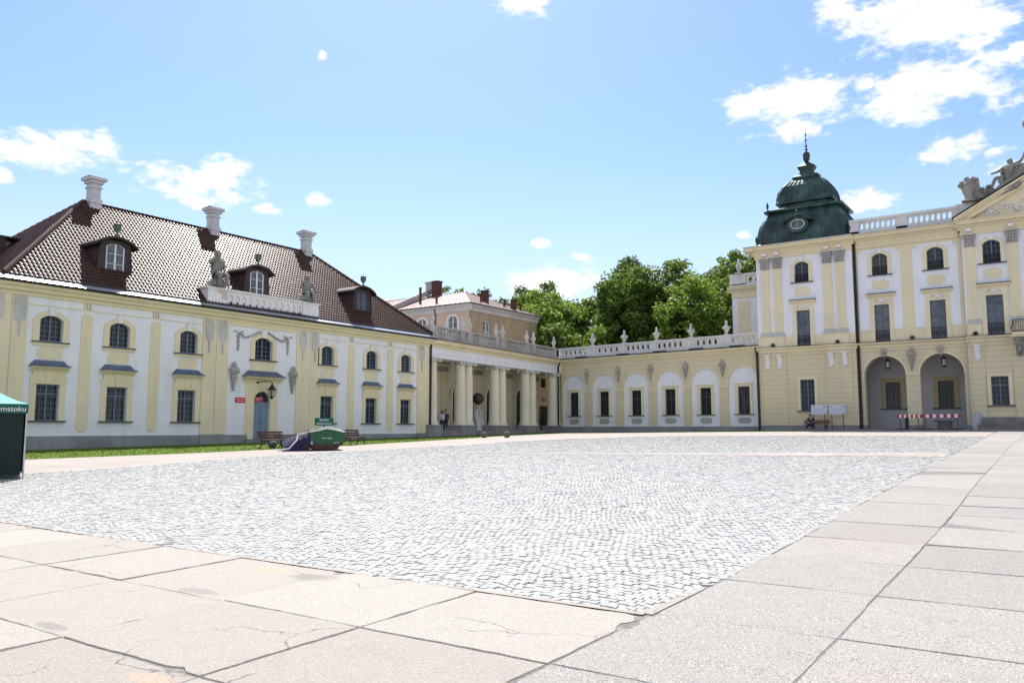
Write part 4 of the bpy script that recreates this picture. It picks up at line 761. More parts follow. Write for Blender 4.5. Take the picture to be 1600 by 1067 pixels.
# upper storeys
def upper(fr, u0, u1, cs_, name, mat):
    H = []
    for c in cs_: H += [(c, .57, 7.2, 10.28, 0), (c, .6, 12.8, 14.3, .3)]
    m = MB(); wall(m, fr, u0, u1, 7.13, 15.5, H, .24); m.build(name, mat, pal)
upper(TF, -23.2, -15.0, [-19.2], 'upper_wall', 'white_plaster'); upper(MF, -15.0, -6.8, [-12.92, -8.76], 'upper_wall', 'yellow_plaster'); upper(TF, -6.8, 9.6, RC, 'upper_wall', 'white_plaster')
for fr, c in [(TF, -19.2), (MF, -12.92), (MF, -8.76)]+[(TF, c) for c in RC]:
    w = window(fr, pal, c, 1.14, 7.2, 10.28, 0, nx=1, nz=5, glass='glass_blue', name='french_window', of=.05, cm=.035, bar=.022, frame='hood_metal')
    m = MB(); k = .9; m.ring(fr, arch(c, .57, 7.2, 10.28, 0), arch(c, k, 7.2, 10.95, 0), -.01, .08); m.profile(fr, [(-.01, 10.9), (.12, 10.9), (.3, 11.08), (.32, 11.16), (-.01, 11.16)], c-1.08, c+1.08); m.build('surround', 'yellow_plaster', w)
    m = MB(); m.box(fr, c-1.14, c+1.14, 11.165, 11.22, -.01, .38); m.build('hood', 'sill_metal', w)
    m = MB(); m.sphere(fr(c, 10.6, .1), .17, 8)
    for s_ in (-1, 1): m.tube([fr(c+s_*.1, 10.6, .1), fr(c+s_*.3, 10.72, .1), fr(c+s_*.48, 10.55, .1), fr(c+s_*.4, 10.48, .1)], .055, 5); m.tube([fr(c+s_*.1, 10.5, .1), fr(c+s_*.3, 10.42, .1)], .05, 5)
    m.build('cartouche', 'white_stucco', w, smooth=True)
    def rail(u0, u1, z0, z1, par):
        m = MB(); n = .02; m.box(fr, u0, u1, z1-.04, z1, n-.02, n+.02); m.box(fr, u0, u1, z0+.03, z0+.06, n-.02, n+.02)
        for i in range(7): u = u0+(u1-u0)*i/6; m.box(fr, u-.012, u+.012, z0, z1, n-.012, n+.012)
        for i in range(3):
            uc = u0+(u1-u0)*(i+.5)/3; r = (u1-u0)/6.5; m.tube([fr(uc+r*math.cos(a*PI/6), (z0+z1)/2+r*1.25*math.sin(a*PI/6), n) for a in range(13)], .018, 4); m.tube([fr(uc+.5*r*math.cos(a*PI/4), (z0+z1)/2+r*.5*math.sin(a*PI/4), n) for a in range(9)], .015, 4)
        m.build('railing', 'iron', par)
    rail(c-.56, c+.56, 7.2, 8.1, w)
    w = window(fr, pal, c, 1.2, 12.8, 14.3, .3, nx=2, nz=4, glass='glass_dark'); ringpart(fr, w, 'surround', 'yellow_plaster', c, .6, 12.78, 14.3, .3, .3, .27, .08)
    m = MB(); m.prism(fr, [(c-.13, 14.62), (c+.13, 14.62), (c+.22, 14.92), (c, 15.08), (c-.22, 14.92)], 0, .13); m.build('keystone', 'white_stucco', w); m = MB(); m.box(fr, c-.97, c+.97, 12.72, 12.785, -.2, .17); m.build('sill', 'sill_metal', w); rail(c-.59, c+.59, 12.8, 13.5, w)
    m = MB(); m.prism(fr, notched(c-.65, c+.65, 11.58, 12.36, .15), 0, .03 if fr is TF else .06); m.build('panel', 'yellow_plaster', pal)
# white fields of the middle section
for a, b, c in ((-14.65, -11.35, -12.92), (-10.42, -7.15, -8.76)):
    m = MB(); wall(m, MF, a, b, 8.18, 14.7, [(c, .9, 8.18, 10.95, 0), (c, .9, 12.72, 14.3, .399)], .0, n=.03)
    m.prism(MF, [(a+.02, 14.69), (b-.02, 14.69), (b-.3, 14.78), (b-.3, 14.98), (a+.3, 14.98), (a+.3, 14.78)], 0, .03)
    for s_ in (a, b): m.quad(MF(s_, 8.18, 0), MF(s_, 14.7, 0), MF(s_, 14.7, .03), MF(s_, 8.18, .03))
    m.build('white_field', 'white_plaster', pal)
# upper pilasters
for u in (-22.4, -21.3, -17.05, -16.0, -6.25, -3.4, 1.6 if 0 else -1.9+.1, 2.1, 6.2, 8.2):
    if -3 < u < 0 or u == 2.1: continue
    m = MB(); m.box(TF, u-.36, u+.36, 8.5, 14.2, -.005, .1); o = m.build('pilaster', 'yellow_plaster', pal)
    m = MB(); m.box(TF, u-.5, u+.5, 8.12, 8.26, -.005, .22); m.profile(TF, [(-.005, 8.26), (.2, 8.26), (.22, 8.32), (.14, 8.4), (.17, 8.46), (.11, 8.5), (-.005, 8.5)], u-.43, u+.43); m.build('base', 'urn_stone', o)
    capital(TF, o, u, .74, 14.2, 15.2, .12); m = MB(); m.box(TF, u-.2, u+.2, 15.42, 15.72, .1, .3); m.build('frieze_block', 'white_stucco', pal)
m = MB(); m.box(TF, -23.2, -15.0, 7.17, 8.12, -.005, .03); m.box(TF, -22.9, -20.85, 7.17, 8.125, .03, .16); m.box(TF, -17.5, -15.5, 7.17, 8.125, .03, .16); m.box(TF, -6.8, -5.72, 7.17, 8.12, -.005, .16); m.box(TF, -3.9, -2.95, 7.17, 8.12, -.005, .16)
soc = m
for a, b in ((-23.2, -20.1), (-18.28, -15.0), (-6.8, -5.7), (-3.9, -1.1), (.7, 3.5), (5.3, 9.6)): ms = MB(); ms.box(TF, a, b, 7.17, 8.12, -.005, .03); ms.build('socle', 'yellow_plaster', pal)
for a, b in ((-22.9, -20.85), (-17.5, -15.5), (-6.75, -5.75), (-3.85, -2.95)): ms = MB(); ms.box(TF, a, b, 7.17, 8.12, .028, .16); ms.build('pilaster_socle', 'yellow_plaster', pal)
# entablature
m = MB()
for fr, a, b in ((TF, -23.3, -14.9), (MF, -14.9, -6.95), (TF, -6.95, 9.6)):
    m.box(fr, a+.05, b-.05, 15.18, 15.36, -.01, .13); m.profile(fr, cornice_prof(15.62, 16.28, .78), a-.1, b+.1); m.box(fr, a+.1, b-.1, 15.36, 15.63, -.02, .05)
m.build('cornice', 'yellow_plaster', pal)
m = MB(); m.box(TF, -23.3-.75, -23.25, 15.9, 16.28, -8.4, .78); m.box(TF, -23.3, -23.15, 15.2, 15.9, -8.3, .1); m.build('side_cornice', 'yellow_plaster', pal)
m = MB(); m.box(TF, -24.1, -14.8, 16.284, 16.33, -8.6, .84); m.box(MF, -14.8, -6.9, 16.284, 16.33, -12, .84); m.box(TF, -6.9, 9.8, 16.284, 16.33, -12, .5); m.build('roof_edge', 'zinc', pal)
# main body behind, right roof
m = MB(); m.box(PF0, -15.0, 9.6, -.5, 16.28, -14, -4.2); m.box(PF0, -15, -6.8, 7.1, 16.28, -4.2, -.6); m.box(PF0, -6.8, 9.6, -.5, 16.28, -4.2, -.5); m.box(PF0, 9.6, 9.7, -.5, 16.28, -14, 0); m.build('main_body', 'white_plaster', pal)
RB = Frame(0, 84, 1, 0); m = MB(); m.box(RB, -29.8, -15, 6, 14.9, -8, 0); m.build('rear_wall', 'white_plaster', pal); m = MB(); m.box(RB, -29.2, -27.9, 6, 13.6, 0, .08); m.box(RB, -29.8, -15, 13.9, 14.4, 0, .1); m.profile(RB, cornice_prof(14.5, 15.1, .5), -30.2, -15); m.box(Frame(-29.8, 84, 0, 1), 0, 8, 14.6, 15.1, -.5, 0); m.build('rear_cornice', 'yellow_plaster', pal)
m = MB(); m.box(RB, -30, -15, 15.12, 15.4, -.5, .1); m.box(RB, -30, -28.2, 15.3, 16.5, -.5, .1); m.box(RB, -28.3, -15, 16.25, 16.5, -.5, .12); pierced(m, RB, -28.2, -20.2, 15.4, 16.25, -.3, -.05, 11, .25, .33); m.build('rear_balustrade', 'parapet_white', pal)
# top balustrade
BT = MF.sh(.25); m = MB(); m.box(BT, -15.1, -6.9, 16.33, 16.62, -.4, .1); m.box(BT, -15.1, -6.9, 17.45, 17.66, -.45, .16)
for a, b in ((-15.1, -14.35), (-11.45, -10.6), (-7.3, -6.9)): m.box(BT, a, b, 16.4, 17.5, -.42, .1)
pierced(m, BT, -14.35, -11.45, 16.62, 17.45, -.3, 0, 7, .135, .3); pierced(m, BT, -10.6, -7.3, 16.62, 17.45, -.3, 0, 8, .135, .3); m.box(BT, -7.1, -4.9, 16.33, 17.78, -1.2, .07)
m.build('balustrade', 'parapet_white', pal)
# pediment
PT = TF.sh(.3); m = MB(); slope = .545; ax = 1.3; PZ = 15.78
def rk(u, z, w): return [(u, z), (ax, z+slope*(ax-u)), (ax+(ax-u), z)]
z0 = PZ
for s_ in (1, -1):
    f = Frame(ax, 71.6, s_, 0) if s_ < 0 else Frame(ax, 71.6, 1, 0)
    U = lambda u: ax+s_*(-(8.5-u))
    A = lambda u, z: (ax-s_*u, z)
    for (k0, k1, nn) in ((0, .38, .1), (.38, .55, .3), (.55, .72, .45)):
        pts = [(ax-s_*8.5, z0+k0), (ax, z0+slope*8.5+k0), (ax, z0+slope*8.5+k1), (ax-s_*8.5, z0+k1)]; m.prism(PT, pts, -.3, nn)
m.prism(PT, [(ax-7.4, 16.335), (ax+7.4, 16.335), (ax, PZ+.1+slope*8.4)], -.35, -.24); ped = m.build('pediment', 'yellow_plaster', pal)
m = MB()
for s_ in (1, -1): m.prism(PT, [(ax-s_*8.6, z0+.72), (ax, z0+slope*8.6+.72), (ax, z0+slope*8.6+.78), (ax-s_*8.6, z0+.78)], -1.0, .5)
m.build('pediment_flashing', 'gutter', ped)
m = MB(); r2 = random.Random(5)
for k in range(26):
    u = ax-6.2+k*.24; zt = PZ+slope*(8.5-(ax-u))
    zc = 16.7+.55*(zt-16.7)*r2.random(); r = .16+.1*r2.random()
    zc = min(zc, PZ+slope*(8.5-(ax-u))-.3)
    m = MB(); m.tube([PT(u+r*(1-.055*i)*math.cos(i*.5+k), max(16.6, zc)+r*(1-.055*i)*math.sin(i*.5+k), -.2) for i in range(16)], [.05+.025*math.sin(i*.9) for i in range(16)], 6); m.build('relief_scroll', 'white_stucco', ped, smooth=True)
m = MB(); m.quad(PT(ax-7.4, 16.4, -.9), PT(ax, 16.0+slope*8.5, -.9), PT(ax, 16.0+slope*8.5, -13), PT(ax-7.4, 16.4, -13)); m.quad(PT(ax+8.5, 16.4, -.9), PT(ax, 16.4+slope*8.5, -.9), PT(ax, 16.4+slope*8.5, -13), PT(ax+8.5, 16.4, -13)); m.build('main_roof', 'copper_dark', pal)
# balcony
m = MB(); m.box(TF, -3.75, 3.75, 7.0, 7.2, .3, 1.15); m.box(TF, -3.85, 3.85, 6.85, 7.0, .3, 1.0); bal = m.build('balcony', 'yellow_plaster', pal)
m = MB()
def bp(t_):  # path round the balcony
    if t_ < .12: return (-3.7, .35+t_/.12*.45)
    if t_ < .2: a = (t_-.12)/.08*PI/2; return (-3.7+.3*(1-math.cos(a)), .8+.3*math.sin(a))
    return (-3.4+(t_-.2)/.8*6.8, 1.1)
N = 70
for z in (7.28, 8.15): m.tube([TF(bp(i/N)[0], z, bp(i/N)[1]) for i in range(N+1)], .025, 5)
for i in range(N+1):
    u, n = bp(i/N); m.tube([TF(u, 7.2, n), TF(u-.1*(1 if u < -3.3 else 0), 7.55, n+.16), TF(u, 7.9, n+.03), TF(u, 8.15, n)], .02, 4)
m.build('balcony_railing', 'iron', bal)
# stairs
m = MB(); tr_ = MB()
for k in range(7): m.box(TF, -6.05, 9, -.4, .84-.155*k, .06 if k == 0 else .76+.32*(k-1), .76+.32*k); tr_.box(TF, -6.08, 9, .842-.155*k, .9-.155*k, .06 if k == 0 else .7+.32*(k-1), .9+.32*k)
st_ = m.build('stair', 'step_stone', pal); tr_.build('treads', 'weathered_stone', st_)
pipe([MF(-14.85, 16.1, .25), MF(-14.85, 15.4, .13), MF(-14.85, 7.4, .13), MF(-14.85, 6.6, .13), MF(-14.85, 1.4, .13), MF(-14.85, .9, .2), MF(-14.85, -.1, .2)], pal, .11)
pipe([TF(-23.3, 6.8, .15), TF(-23.3, .9, .12), TF(-23.3, -.2, .12)], pal, .09)
# corner dome
DCX, DCY = -19.15, 74.85
def sq(mb, levels, seg=5, ch=.18, seams=0):
    rings = []
    for h, z in levels:
        pts = []; c = h*ch
        for (ax_, ay, bx_, by) in ((-1, -1, 1, 0), (1, -1, 0, 1), (1, 1, -1, 0), (-1, 1, 0, -1)):
            pts.append((ax_*h+bx_*c, ay*h+by*c)); pts.append((ax_*h+bx_*(2*h-c), ay*h+by*(2*h-c)))
        rings.append([(DCX+x, DCY+y*.72, z) for x, y in pts])
    V = [p for r in rings for p in r]; F = [(j*8+i, j*8+(i+1) % 8, (j+1)*8+(i+1) % 8, (j+1)*8+i) for j in range(len(rings)-1) for i in range(8)]; F.append(tuple(range(len(V)-8, len(V)))); mb.add(V, F)
LV = [(4.3, 16.3), (4.3, 16.45), (4.05, 16.6), (4.0, 17.1), (3.92, 17.7), (3.78, 18.3), (3.5, 18.8), (3.2, 19.2), (3.0, 19.5)]
m = MB(); sq(m, LV, ch=.1); sq(m, [(3.0, 19.5), (3.4, 19.55), (3.42, 19.72), (3.2, 19.8), (2.5, 19.95)], ch=.1)
sq(m, [(2.25, 19.8), (2.2, 20.2), (2.5, 20.35), (2.53, 20.5), (2.46, 20.6), (2.42, 21.0), (2.3, 21.5), (2.02, 22.0), (1.62, 22.4), (1.15, 22.7), (.95, 22.8)], ch=.14)
sq(m, [(1.15, 22.75), (1.2, 22.95), (1.0, 23.1), (.75, 23.15), (.55, 23.5), (.75, 23.85), (.78, 23.95), (.5, 24.15), (.2, 24.4)], ch=.2)
for k in range(-4, 5):   # standing seams
    for (sx, sy) in ((1, 0), (0, 1)):
        for sg in (-1, 1):
            for LVs, kk in ((LV[2:], .85), ([(2.46, 20.6), (2.42, 21.0), (2.3, 21.5), (2.02, 22.0), (1.62, 22.4), (1.15, 22.7)], .5)):
                pth = [(DCX+(sg*(h+.01) if sx else k*kk*h/LVs[0][0]), DCY+.72*(sg*(h+.01) if sy else k*kk*h/LVs[0][0]), z) for h, z in LVs]; m.tube(pth, .035, 4)
dome = m.build('dome', 'copper_patina', pal)
m = MB(); m.lathe((DCX, DCY, 24.3), [(.16, 0), (.1, .1), (.2, .2), (.3, .35), (.33, .8), (.26, 1.0), (.08, 1.1), (.06, 1.2), (.17, 1.3), (.06, 1.42), (.05, 1.5), (.14, 1.62), (.05, 1.75), (.04, 2.1), (.11, 2.2), (.04, 2.3), (.03, 2.6), (.08, 2.7), (.02, 2.85), (.008, 3.3)], 10); m.build('dome_finial', 'copper_dark', dome, smooth=True)
m = MB(); OF = Frame(-19.35, 71.82, 1, 0)
el = lambda r1, r2: [(r1*math.cos(i*PI/10), 17.95+r2*math.sin(i*PI/10)) for i in range(20)]
m.ring(OF, el(.62, .43), el(.95, .75), -.7, .12, closed=True)
hd = [(-1.3, 18.35)]+[(-1.3+2.6*i/14, 18.35+.5*math.sin(PI*i/14)**1.6) for i in range(15)]+[(1.3, 18.35)]; m.prism(OF, hd+[(u, z-.16) for u, z in hd[::-1]], -1.6, .4); m.prism(OF, [(-1, 17.2), (1, 17.2), (.95, 18.4), (-.95, 18.4)], -.7, -.02) if 0 else None
m.lathe(OF(0, 18.85, .1), [(.15, 0), (.05, .12), (.14, .3), (.04, .45), (.02, .7)], 8); do = m.build('dome_dormer', 'copper_patina', dome)
# attach oval ring and pane
m = MB(); m.ring(OF, el(.55, .37), el(.64, .45), .0, .13, closed=True); m.box(OF, -.02, .02, 17.55, 18.35, -.05, .03); m.build('oval_frame', 'urn_stone', dome)
m = MB(); m.add([OF(u, z, -.06) for u, z in el(.63, .44)], [range(20)]); m.build('oval_pane', 'glass_blue', dome)
for (x, y, z) in ((-23.1, 71.95, 16.6), (-22.2, 72.6, 19.75), (-16.1, 72.6, 19.75), (-15.1, 71.95, 16.6)):
    m = MB(); m.lathe((x, y, z), [(.08, 0), (.04, .1), (.1, .3), (.13, .5), (.05, .7), (.01, .85)], 8); m.build('corner_finial', 'copper_dark', dome, smooth=True)

# ================================================================= loose stone work: urns, statues
def urn(loc, s, label, group, name='stone_urn'):
    m = MB(); z = lambda a: a*s
    m.lathe((0, 0, 0), [(.26*s, 0), (.26*s, .08*s), (.12*s, .13*s), (.1*s, .22*s), (.2*s, .36*s), (.29*s, .58*s), (.3*s, .78*s), (.2*s, .86*s), (.14*s, .95*s), (.2*s, 1.0*s), (.13*s, 1.06*s), (.1*s, 1.16*s), (.15*s, 1.25*s), (.12*s, 1.4*s), (.03*s, 1.52*s)], 12)
    for a in (-1, 1): m.tube([(a*.24*s, 0, .6*s), (a*.42*s, 0, .74*s), (a*.4*s, 0, .86*s), (a*.26*s, 0, .84*s)], .055*s, 6)
    o = m.build(name, 'urn_stone', loc=(0, 0, 0), smooth=True); o.location = loc; return tag(o, label, 'urn', group)
GU = 'stone urns on the grey colonnade balustrade'; u0 = None
ul = ['grey stone urn on the balustrade corner block nearest the tiled roof', 'left urn of the pair right of the arched window of the peach house', 'right urn of the first balustrade pair, before the corner edge of the peach building', 'left urn of the pair right of the tall white window on the ochre wall', 'right urn of the pair before the middle of the ochre wall', 'left urn of the pair at the right end of the ochre wall', 'right urn of the pair in front of the ochre wall right edge', 'last colonnade urn, standing against green foliage by the inner balustrade corner']
for u, lb in zip([.3, 4.85, 6.12, 10.8, 12.05, 16.9, 18.3, 22.95], ul): o = urn(CF(u, 8.76, -.2), .82, lb, GU) if u0 is None else None; u0 = u0 or o; o = o or u0.copy(); o.location = CF(u, 8.76, -.2); o['label'] = lb; (o.name in C.objects) or C.objects.link(o); o.rotation_euler.z = math.atan2(CF.d[1], CF.d[0])+.3*random.random()
au = [(3.4, 'white urn on the arcade parapet, first one right of the inner corner'), (7.4, 'white urn second from the inner corner along the arcade parapet'), (11.25, 'white urn on the arcade parapet above the third wall bust'), (15.1, 'white urn on the arcade parapet above the fourth wall bust'), (18.8, 'white urn on the arcade parapet nearest the domed tower')]
for u, lb in au: o = u0.copy(); C.objects.link(o); o.location = AG(u+.35, 8.77, -.25); o.scale = (1.12,)*3; o['label'] = lb; o['group'] = 'white urns on the arcade parapet'; o.rotation_euler.z = .2*random.random()
o = u0.copy(); C.objects.link(o); o.location = (-28.9, 83.75, 16.5); o.scale = (1.3,)*3; o['label'] = 'dark stone vase on the rear roof parapet left of the tower'; del o['group']
def skin_obj(name, V, E, R, mat, parent=None, loc=None, lv=1, rot=None):
    me = bpy.data.meshes.new(name); me.from_pydata(V, E, []); o = bpy.data.objects.new(name, me); C.objects.link(o)
    if parent is not None: o.parent = parent
    if loc is not None: o.location = loc
    o.modifiers.new('skin', 'SKIN').use_smooth_shade = True
    for i, r in enumerate(R): me.skin_vertices[0].data[i].radius = (r, r) if not isinstance(r, tuple) else r
    me.skin_vertices[0].data[0].use_root = True
    s_ = o.modifiers.new('sub', 'SUBSURF'); s_.levels = lv; s_.render_levels = lv
    me.materials.append(M[mat]); return o
def bake(o):
    dg = bpy.context.evaluated_depsgraph_get(); ev = o.evaluated_get(dg); me = bpy.data.meshes.new_from_object(ev); o.modifiers.clear(); o.data = me
    me.polygons.foreach_set('use_smooth', [True]*len(me.polygons)); return o
def chain(J, links):
    names = list(J); idx_ = {k: i for i, k in enumerate(names)}; return [tuple(J[k][0]) for k in names], [(idx_[a], idx_[b]) for a, b in links], [J[k][1] for k in names]
LINKS = [('pel', 'wai'), ('wai', 'che'), ('che', 'nec'), ('nec', 'hb'), ('hb', 'hd'), ('hd', 'ht'), ('che', 'sl'), ('sl', 'el'), ('el', 'wl'), ('wl', 'hl'), ('che', 'sr'), ('sr', 'er'), ('er', 'wr'), ('wr', 'hr'), ('pel', 'tl'), ('tl', 'kl'), ('kl', 'al'), ('al', 'fl'), ('pel', 'tr'), ('tr', 'kr'), ('kr', 'ar'), ('ar', 'fr')]
def body(pose, k=1.0):   # pose overrides; x right, y forward
    J = dict(pel=((0, 0, .93), .135), wai=((0, 0, 1.1), .12), che=((0, 0, 1.32), .14), nec=((0, .0, 1.49), .055), hb=((0, .01, 1.57), .07), hd=((0, .02, 1.66), .095), ht=((0, .01, 1.74), .06),
             sl=((-.17, 0, 1.43), .06), el=((-.23, -.02, 1.15), .042), wl=((-.22, .06, .9), .03), hl=((-.21, .1, .8), .035), sr=((.17, 0, 1.43), .06), er=((.23, -.02, 1.15), .042), wr=((.22, .06, .9), .03), hr=((.21, .1, .8), .035),
             tl=((-.09, 0, .86), .095), kl=((-.1, .03, .48), .062), al=((-.1, 0, .09), .045), fl=((-.11, .16, .035), .04), tr=((.09, 0, .86), .095), kr=((.1, .03, .48), .062), ar=((.1, 0, .09), .045), fr=((.11, .16, .035), .04))
    for a, b in pose.items(): J[a] = (b, J[a][1])
    return {a: ((b[0]*k, b[1]*k, b[2]*k), r*k) for a, (b, r) in J.items()}
def sub(J, keys, grow, drop_=()):
    return {k: (J[k][0], J[k][1]*grow) for k in keys}
def person(label, loc, rz, pose, top, legs, shoes, k=1.0, longhair=False, sleeves='long', cap=None):
    root = new_empty('person', label, 'person', loc); root.rotation_euler = (0, 0, rz); J = body(pose, k)
    JB = dict(J); lk = list(LINKS)
    for s_, w_, h_ in (('L', 'wl', 'hl'), ('R', 'wr', 'hr')):   # fingers and thumb
        a = Vector(J[w_][0]); b = Vector(J[h_][0]); d = (b-a).normalized(); side = Vector((1, 0, 0)) if abs(d.x) < .8 else Vector((0, 1, 0)); sd_ = d.cross(side).normalized()
        for q, (of_, ln) in enumerate(((-.028, .065), (-.01, .078), (.01, .074), (.028, .055))):
            JB[f'{s_}a{q}'] = (tuple(b+sd_*of_+d*.02), .01); JB[f'{s_}b{q}'] = (tuple(b+sd_*of_+d*ln+side*.01), .008); lk += [(h_, f'{s_}a{q}'), (f'{s_}a{q}', f'{s_}b{q}')]
        JB[s_+'t'] = (tuple(a.lerp(b, .5)+sd_*.045+d*.02), .01); lk.append((w_, s_+'t'))
    nose = Vector(J['hd'][0]); f = Vector((0, 1, 0)); JB['nose'] = (tuple(nose+f*.105*k-Vector((0, 0, .01))), .014); lk.append(('hd', 'nose'))
    V, E_, R = chain(JB, lk); skin_obj('body', V, E_, R, 'skin', root)
    keys = ['wai', 'pel', 'che', 'sl', 'sr', 'el', 'er']+(['wl', 'wr'] if sleeves == 'long' else []); JT = {a: (J[a][0], J[a][1]*1.2+.01) for a in keys}; JT['che'] = (J['che'][0], J['che'][1]*1.12)
    V, E_, R = chain(JT, [l for l in LINKS if l[0] in JT and l[1] in JT]); skin_obj('jacket' if sleeves == 'long' else 'shirt', V, E_, R, top, root)
    JT = {a: (J[a][0], J[a][1]*1.18+.006) for a in ('pel', 'tl', 'tr', 'kl', 'kr', 'al', 'ar')}; V, E_, R = chain(JT, [l for l in LINKS if l[0] in JT and l[1] in JT]); skin_obj('trousers', V, E_, R, legs, root)
    for a, b in (('al', 'fl'), ('ar', 'fr')): skin_obj('shoe', [(J[a][0][0], J[a][0][1]-.03, J[a][0][2]-.04), J[b][0]], [(0, 1)], [.05, .045], shoes, root)
    m = MB(); h = Vector(J['hd'][0]); m.sphere((h.x, h.y-.022, h.z+.03), .112*k, 12, 1.1)
    if longhair: m.tube([(h.x, h.y-.05, h.z+.05), (h.x, h.y-.09, h.z-.1), (h.x, h.y-.08, h.z-.3)], [.1, .1, .06], 8)
    me_ = m.build('hair', 'hair_dark' if not cap else cap, root, smooth=True)
    for v in me_.data.vertices: v.co += Vector(root.location)
    # cut the face free of hair
    bm = bmesh.new(); bm.from_mesh(me_.data); dl = [v for v in bm.verts if v.co.y > h.y+.03 and v.co.z < h.z+.06]; bmesh.ops.delete(bm, geom=dl, context='VERTS'); bm.to_mesh(me_.data); bm.free()
    return root
def toward_cam(loc): return math.atan2(-loc[1], -loc[0])-PI/2
walk = dict(kl=(-.1, .16, .5), al=(-.1, .22, .11), fl=(-.1, .37, .05), kr=(.1, -.02, .48), ar=(.1, -.24, .12), fr=(.1, -.1, .05), el=(-.24, -.1, 1.17), wl=(-.24, -.12, .93), hl=(-.23, -.1, .84), er=(.25, .05, 1.16), wr=(.22, .2, .97), hr=(.2, .27, .9))
p = CF(3.05, -.125, -1.0); person('woman in pale lilac jacket and dark trousers with long dark hair walking in the colonnade', p, toward_cam(p)+.25, walk, 'lilac_cloth', 'navy_cloth', 'dark_cloth', .96, longhair=True)
walk2 = dict(walk); walk2.update(kr=(.1, .15, .5), ar=(.1, .2, .11), fr=(.1, .36, .05), kl=(-.1, -.02, .48), al=(-.1, -.22, .12), fl=(-.1, -.08, .05), er=(.27, -.04, 1.2), wr=(.2, .1, 1.02), hr=(.14, .14, 1.0))
p = CF(3.72, -.125, -1.1); person('man in black clothes walking beside the woman in the colonnade', p, toward_cam(p)+.1, walk2, 'dark_cloth', 'dark_cloth', 'dark_cloth', 1.04)

# seated stone figures on the attic and pediment
def statue(label, loc, rz, pose, k, extra=None, name='statue', cat='statue', mat='statue_stone'):
    root = new_empty(name, label, cat, loc); root.rotation_euler = (0, 0, rz); J = body(pose, k); J = {a: (p_, r*1.6) for a, (p_, r) in J.items()}
    V, E_, R = chain(J, LINKS); b = skin_obj('figure', V, E_, R, mat, root)
    m = MB()
    for (a_, b_, r1, r2) in (extra or []): m.tube([a_, tuple((Vector(a_)+Vector(b_))/2+Vector((0, .03, -.03))), b_], [r1, (r1+r2)/2*1.1, r2], 9)
    if extra:
        o = m.build('drapery', mat, root, smooth=True)
        for v in o.data.vertices: v.co += Vector(root.location)
    return root
sit = dict(pel=(0, 0, .5), wai=(0, 0, .7), che=(0, .03, .95), nec=(0, .04, 1.13), hb=(0, .05, 1.2), hd=(0, .07, 1.3), ht=(0, .06, 1.39), sl=(-.19, .03, 1.05), sr=(.19, .03, 1.05), el=(-.3, .05, .8), wl=(-.2, .25, .66), hl=(-.1, .3, .64), er=(.3, .0, .82), wr=(.28, .2, .7), hr=(.25, .3, .66),
           tl=(-.1, .1, .47), kl=(-.14, .45, .5), al=(-.13, .5, .12), fl=(-.13, .63, .05), tr=(.1, .1, .47), kr=(.14, .45, .48), ar=(.15, .4, .12), fr=(.15, .55, .05))
dr1 = [((-.5, 0, .12), (.0, .1, .6), .3, .3), ((.5, -.05, .1), (0, .1, .5), .25, .3), ((-.25, .3, .1), (-.1, .3, .55), .26, .18), ((.25, .3, .1), (.1, .3, .5), .26, .18), ((-.3, -.1, .9), (-.42, -.1, 1.25), .1, .04)]
sit1 = dict(sit); sit1.update(hd=(.05, .07, 1.34), er=(.35, .05, .9), wr=(.2, .22, 1.05), hr=(.12, .26, 1.12))
statue('weathered stone figure with raised head seated on the left end of the attic parapet', WF(30.85, 8.88, -.2), -PI/2, sit1, 1.72, dr1)
sit2 = dict(sit); sit2.update(el=(-.36, .05, .85), wl=(-.45, .2, .6), hl=(-.46, .26, .52))
dr2 = [((-.5, 0, .12), (.0, .1, .5), .3, .3), ((.55, 0, .25), (.2, .1, .35), .3, .25), ((-.2, .3, .1), (-.1, .3, .5), .26, .18), ((.25, .3, .1), (.1, .3, .5), .26, .18), ((0, 0, 1.25), (0, .02, 1.52), .1, .05)]
statue('weathered stone figure with pointed helmet seated on the right end of the attic parapet', WF(38.2, 8.88, -.2), -PI/2-.2, sit2, 1.42, dr2)
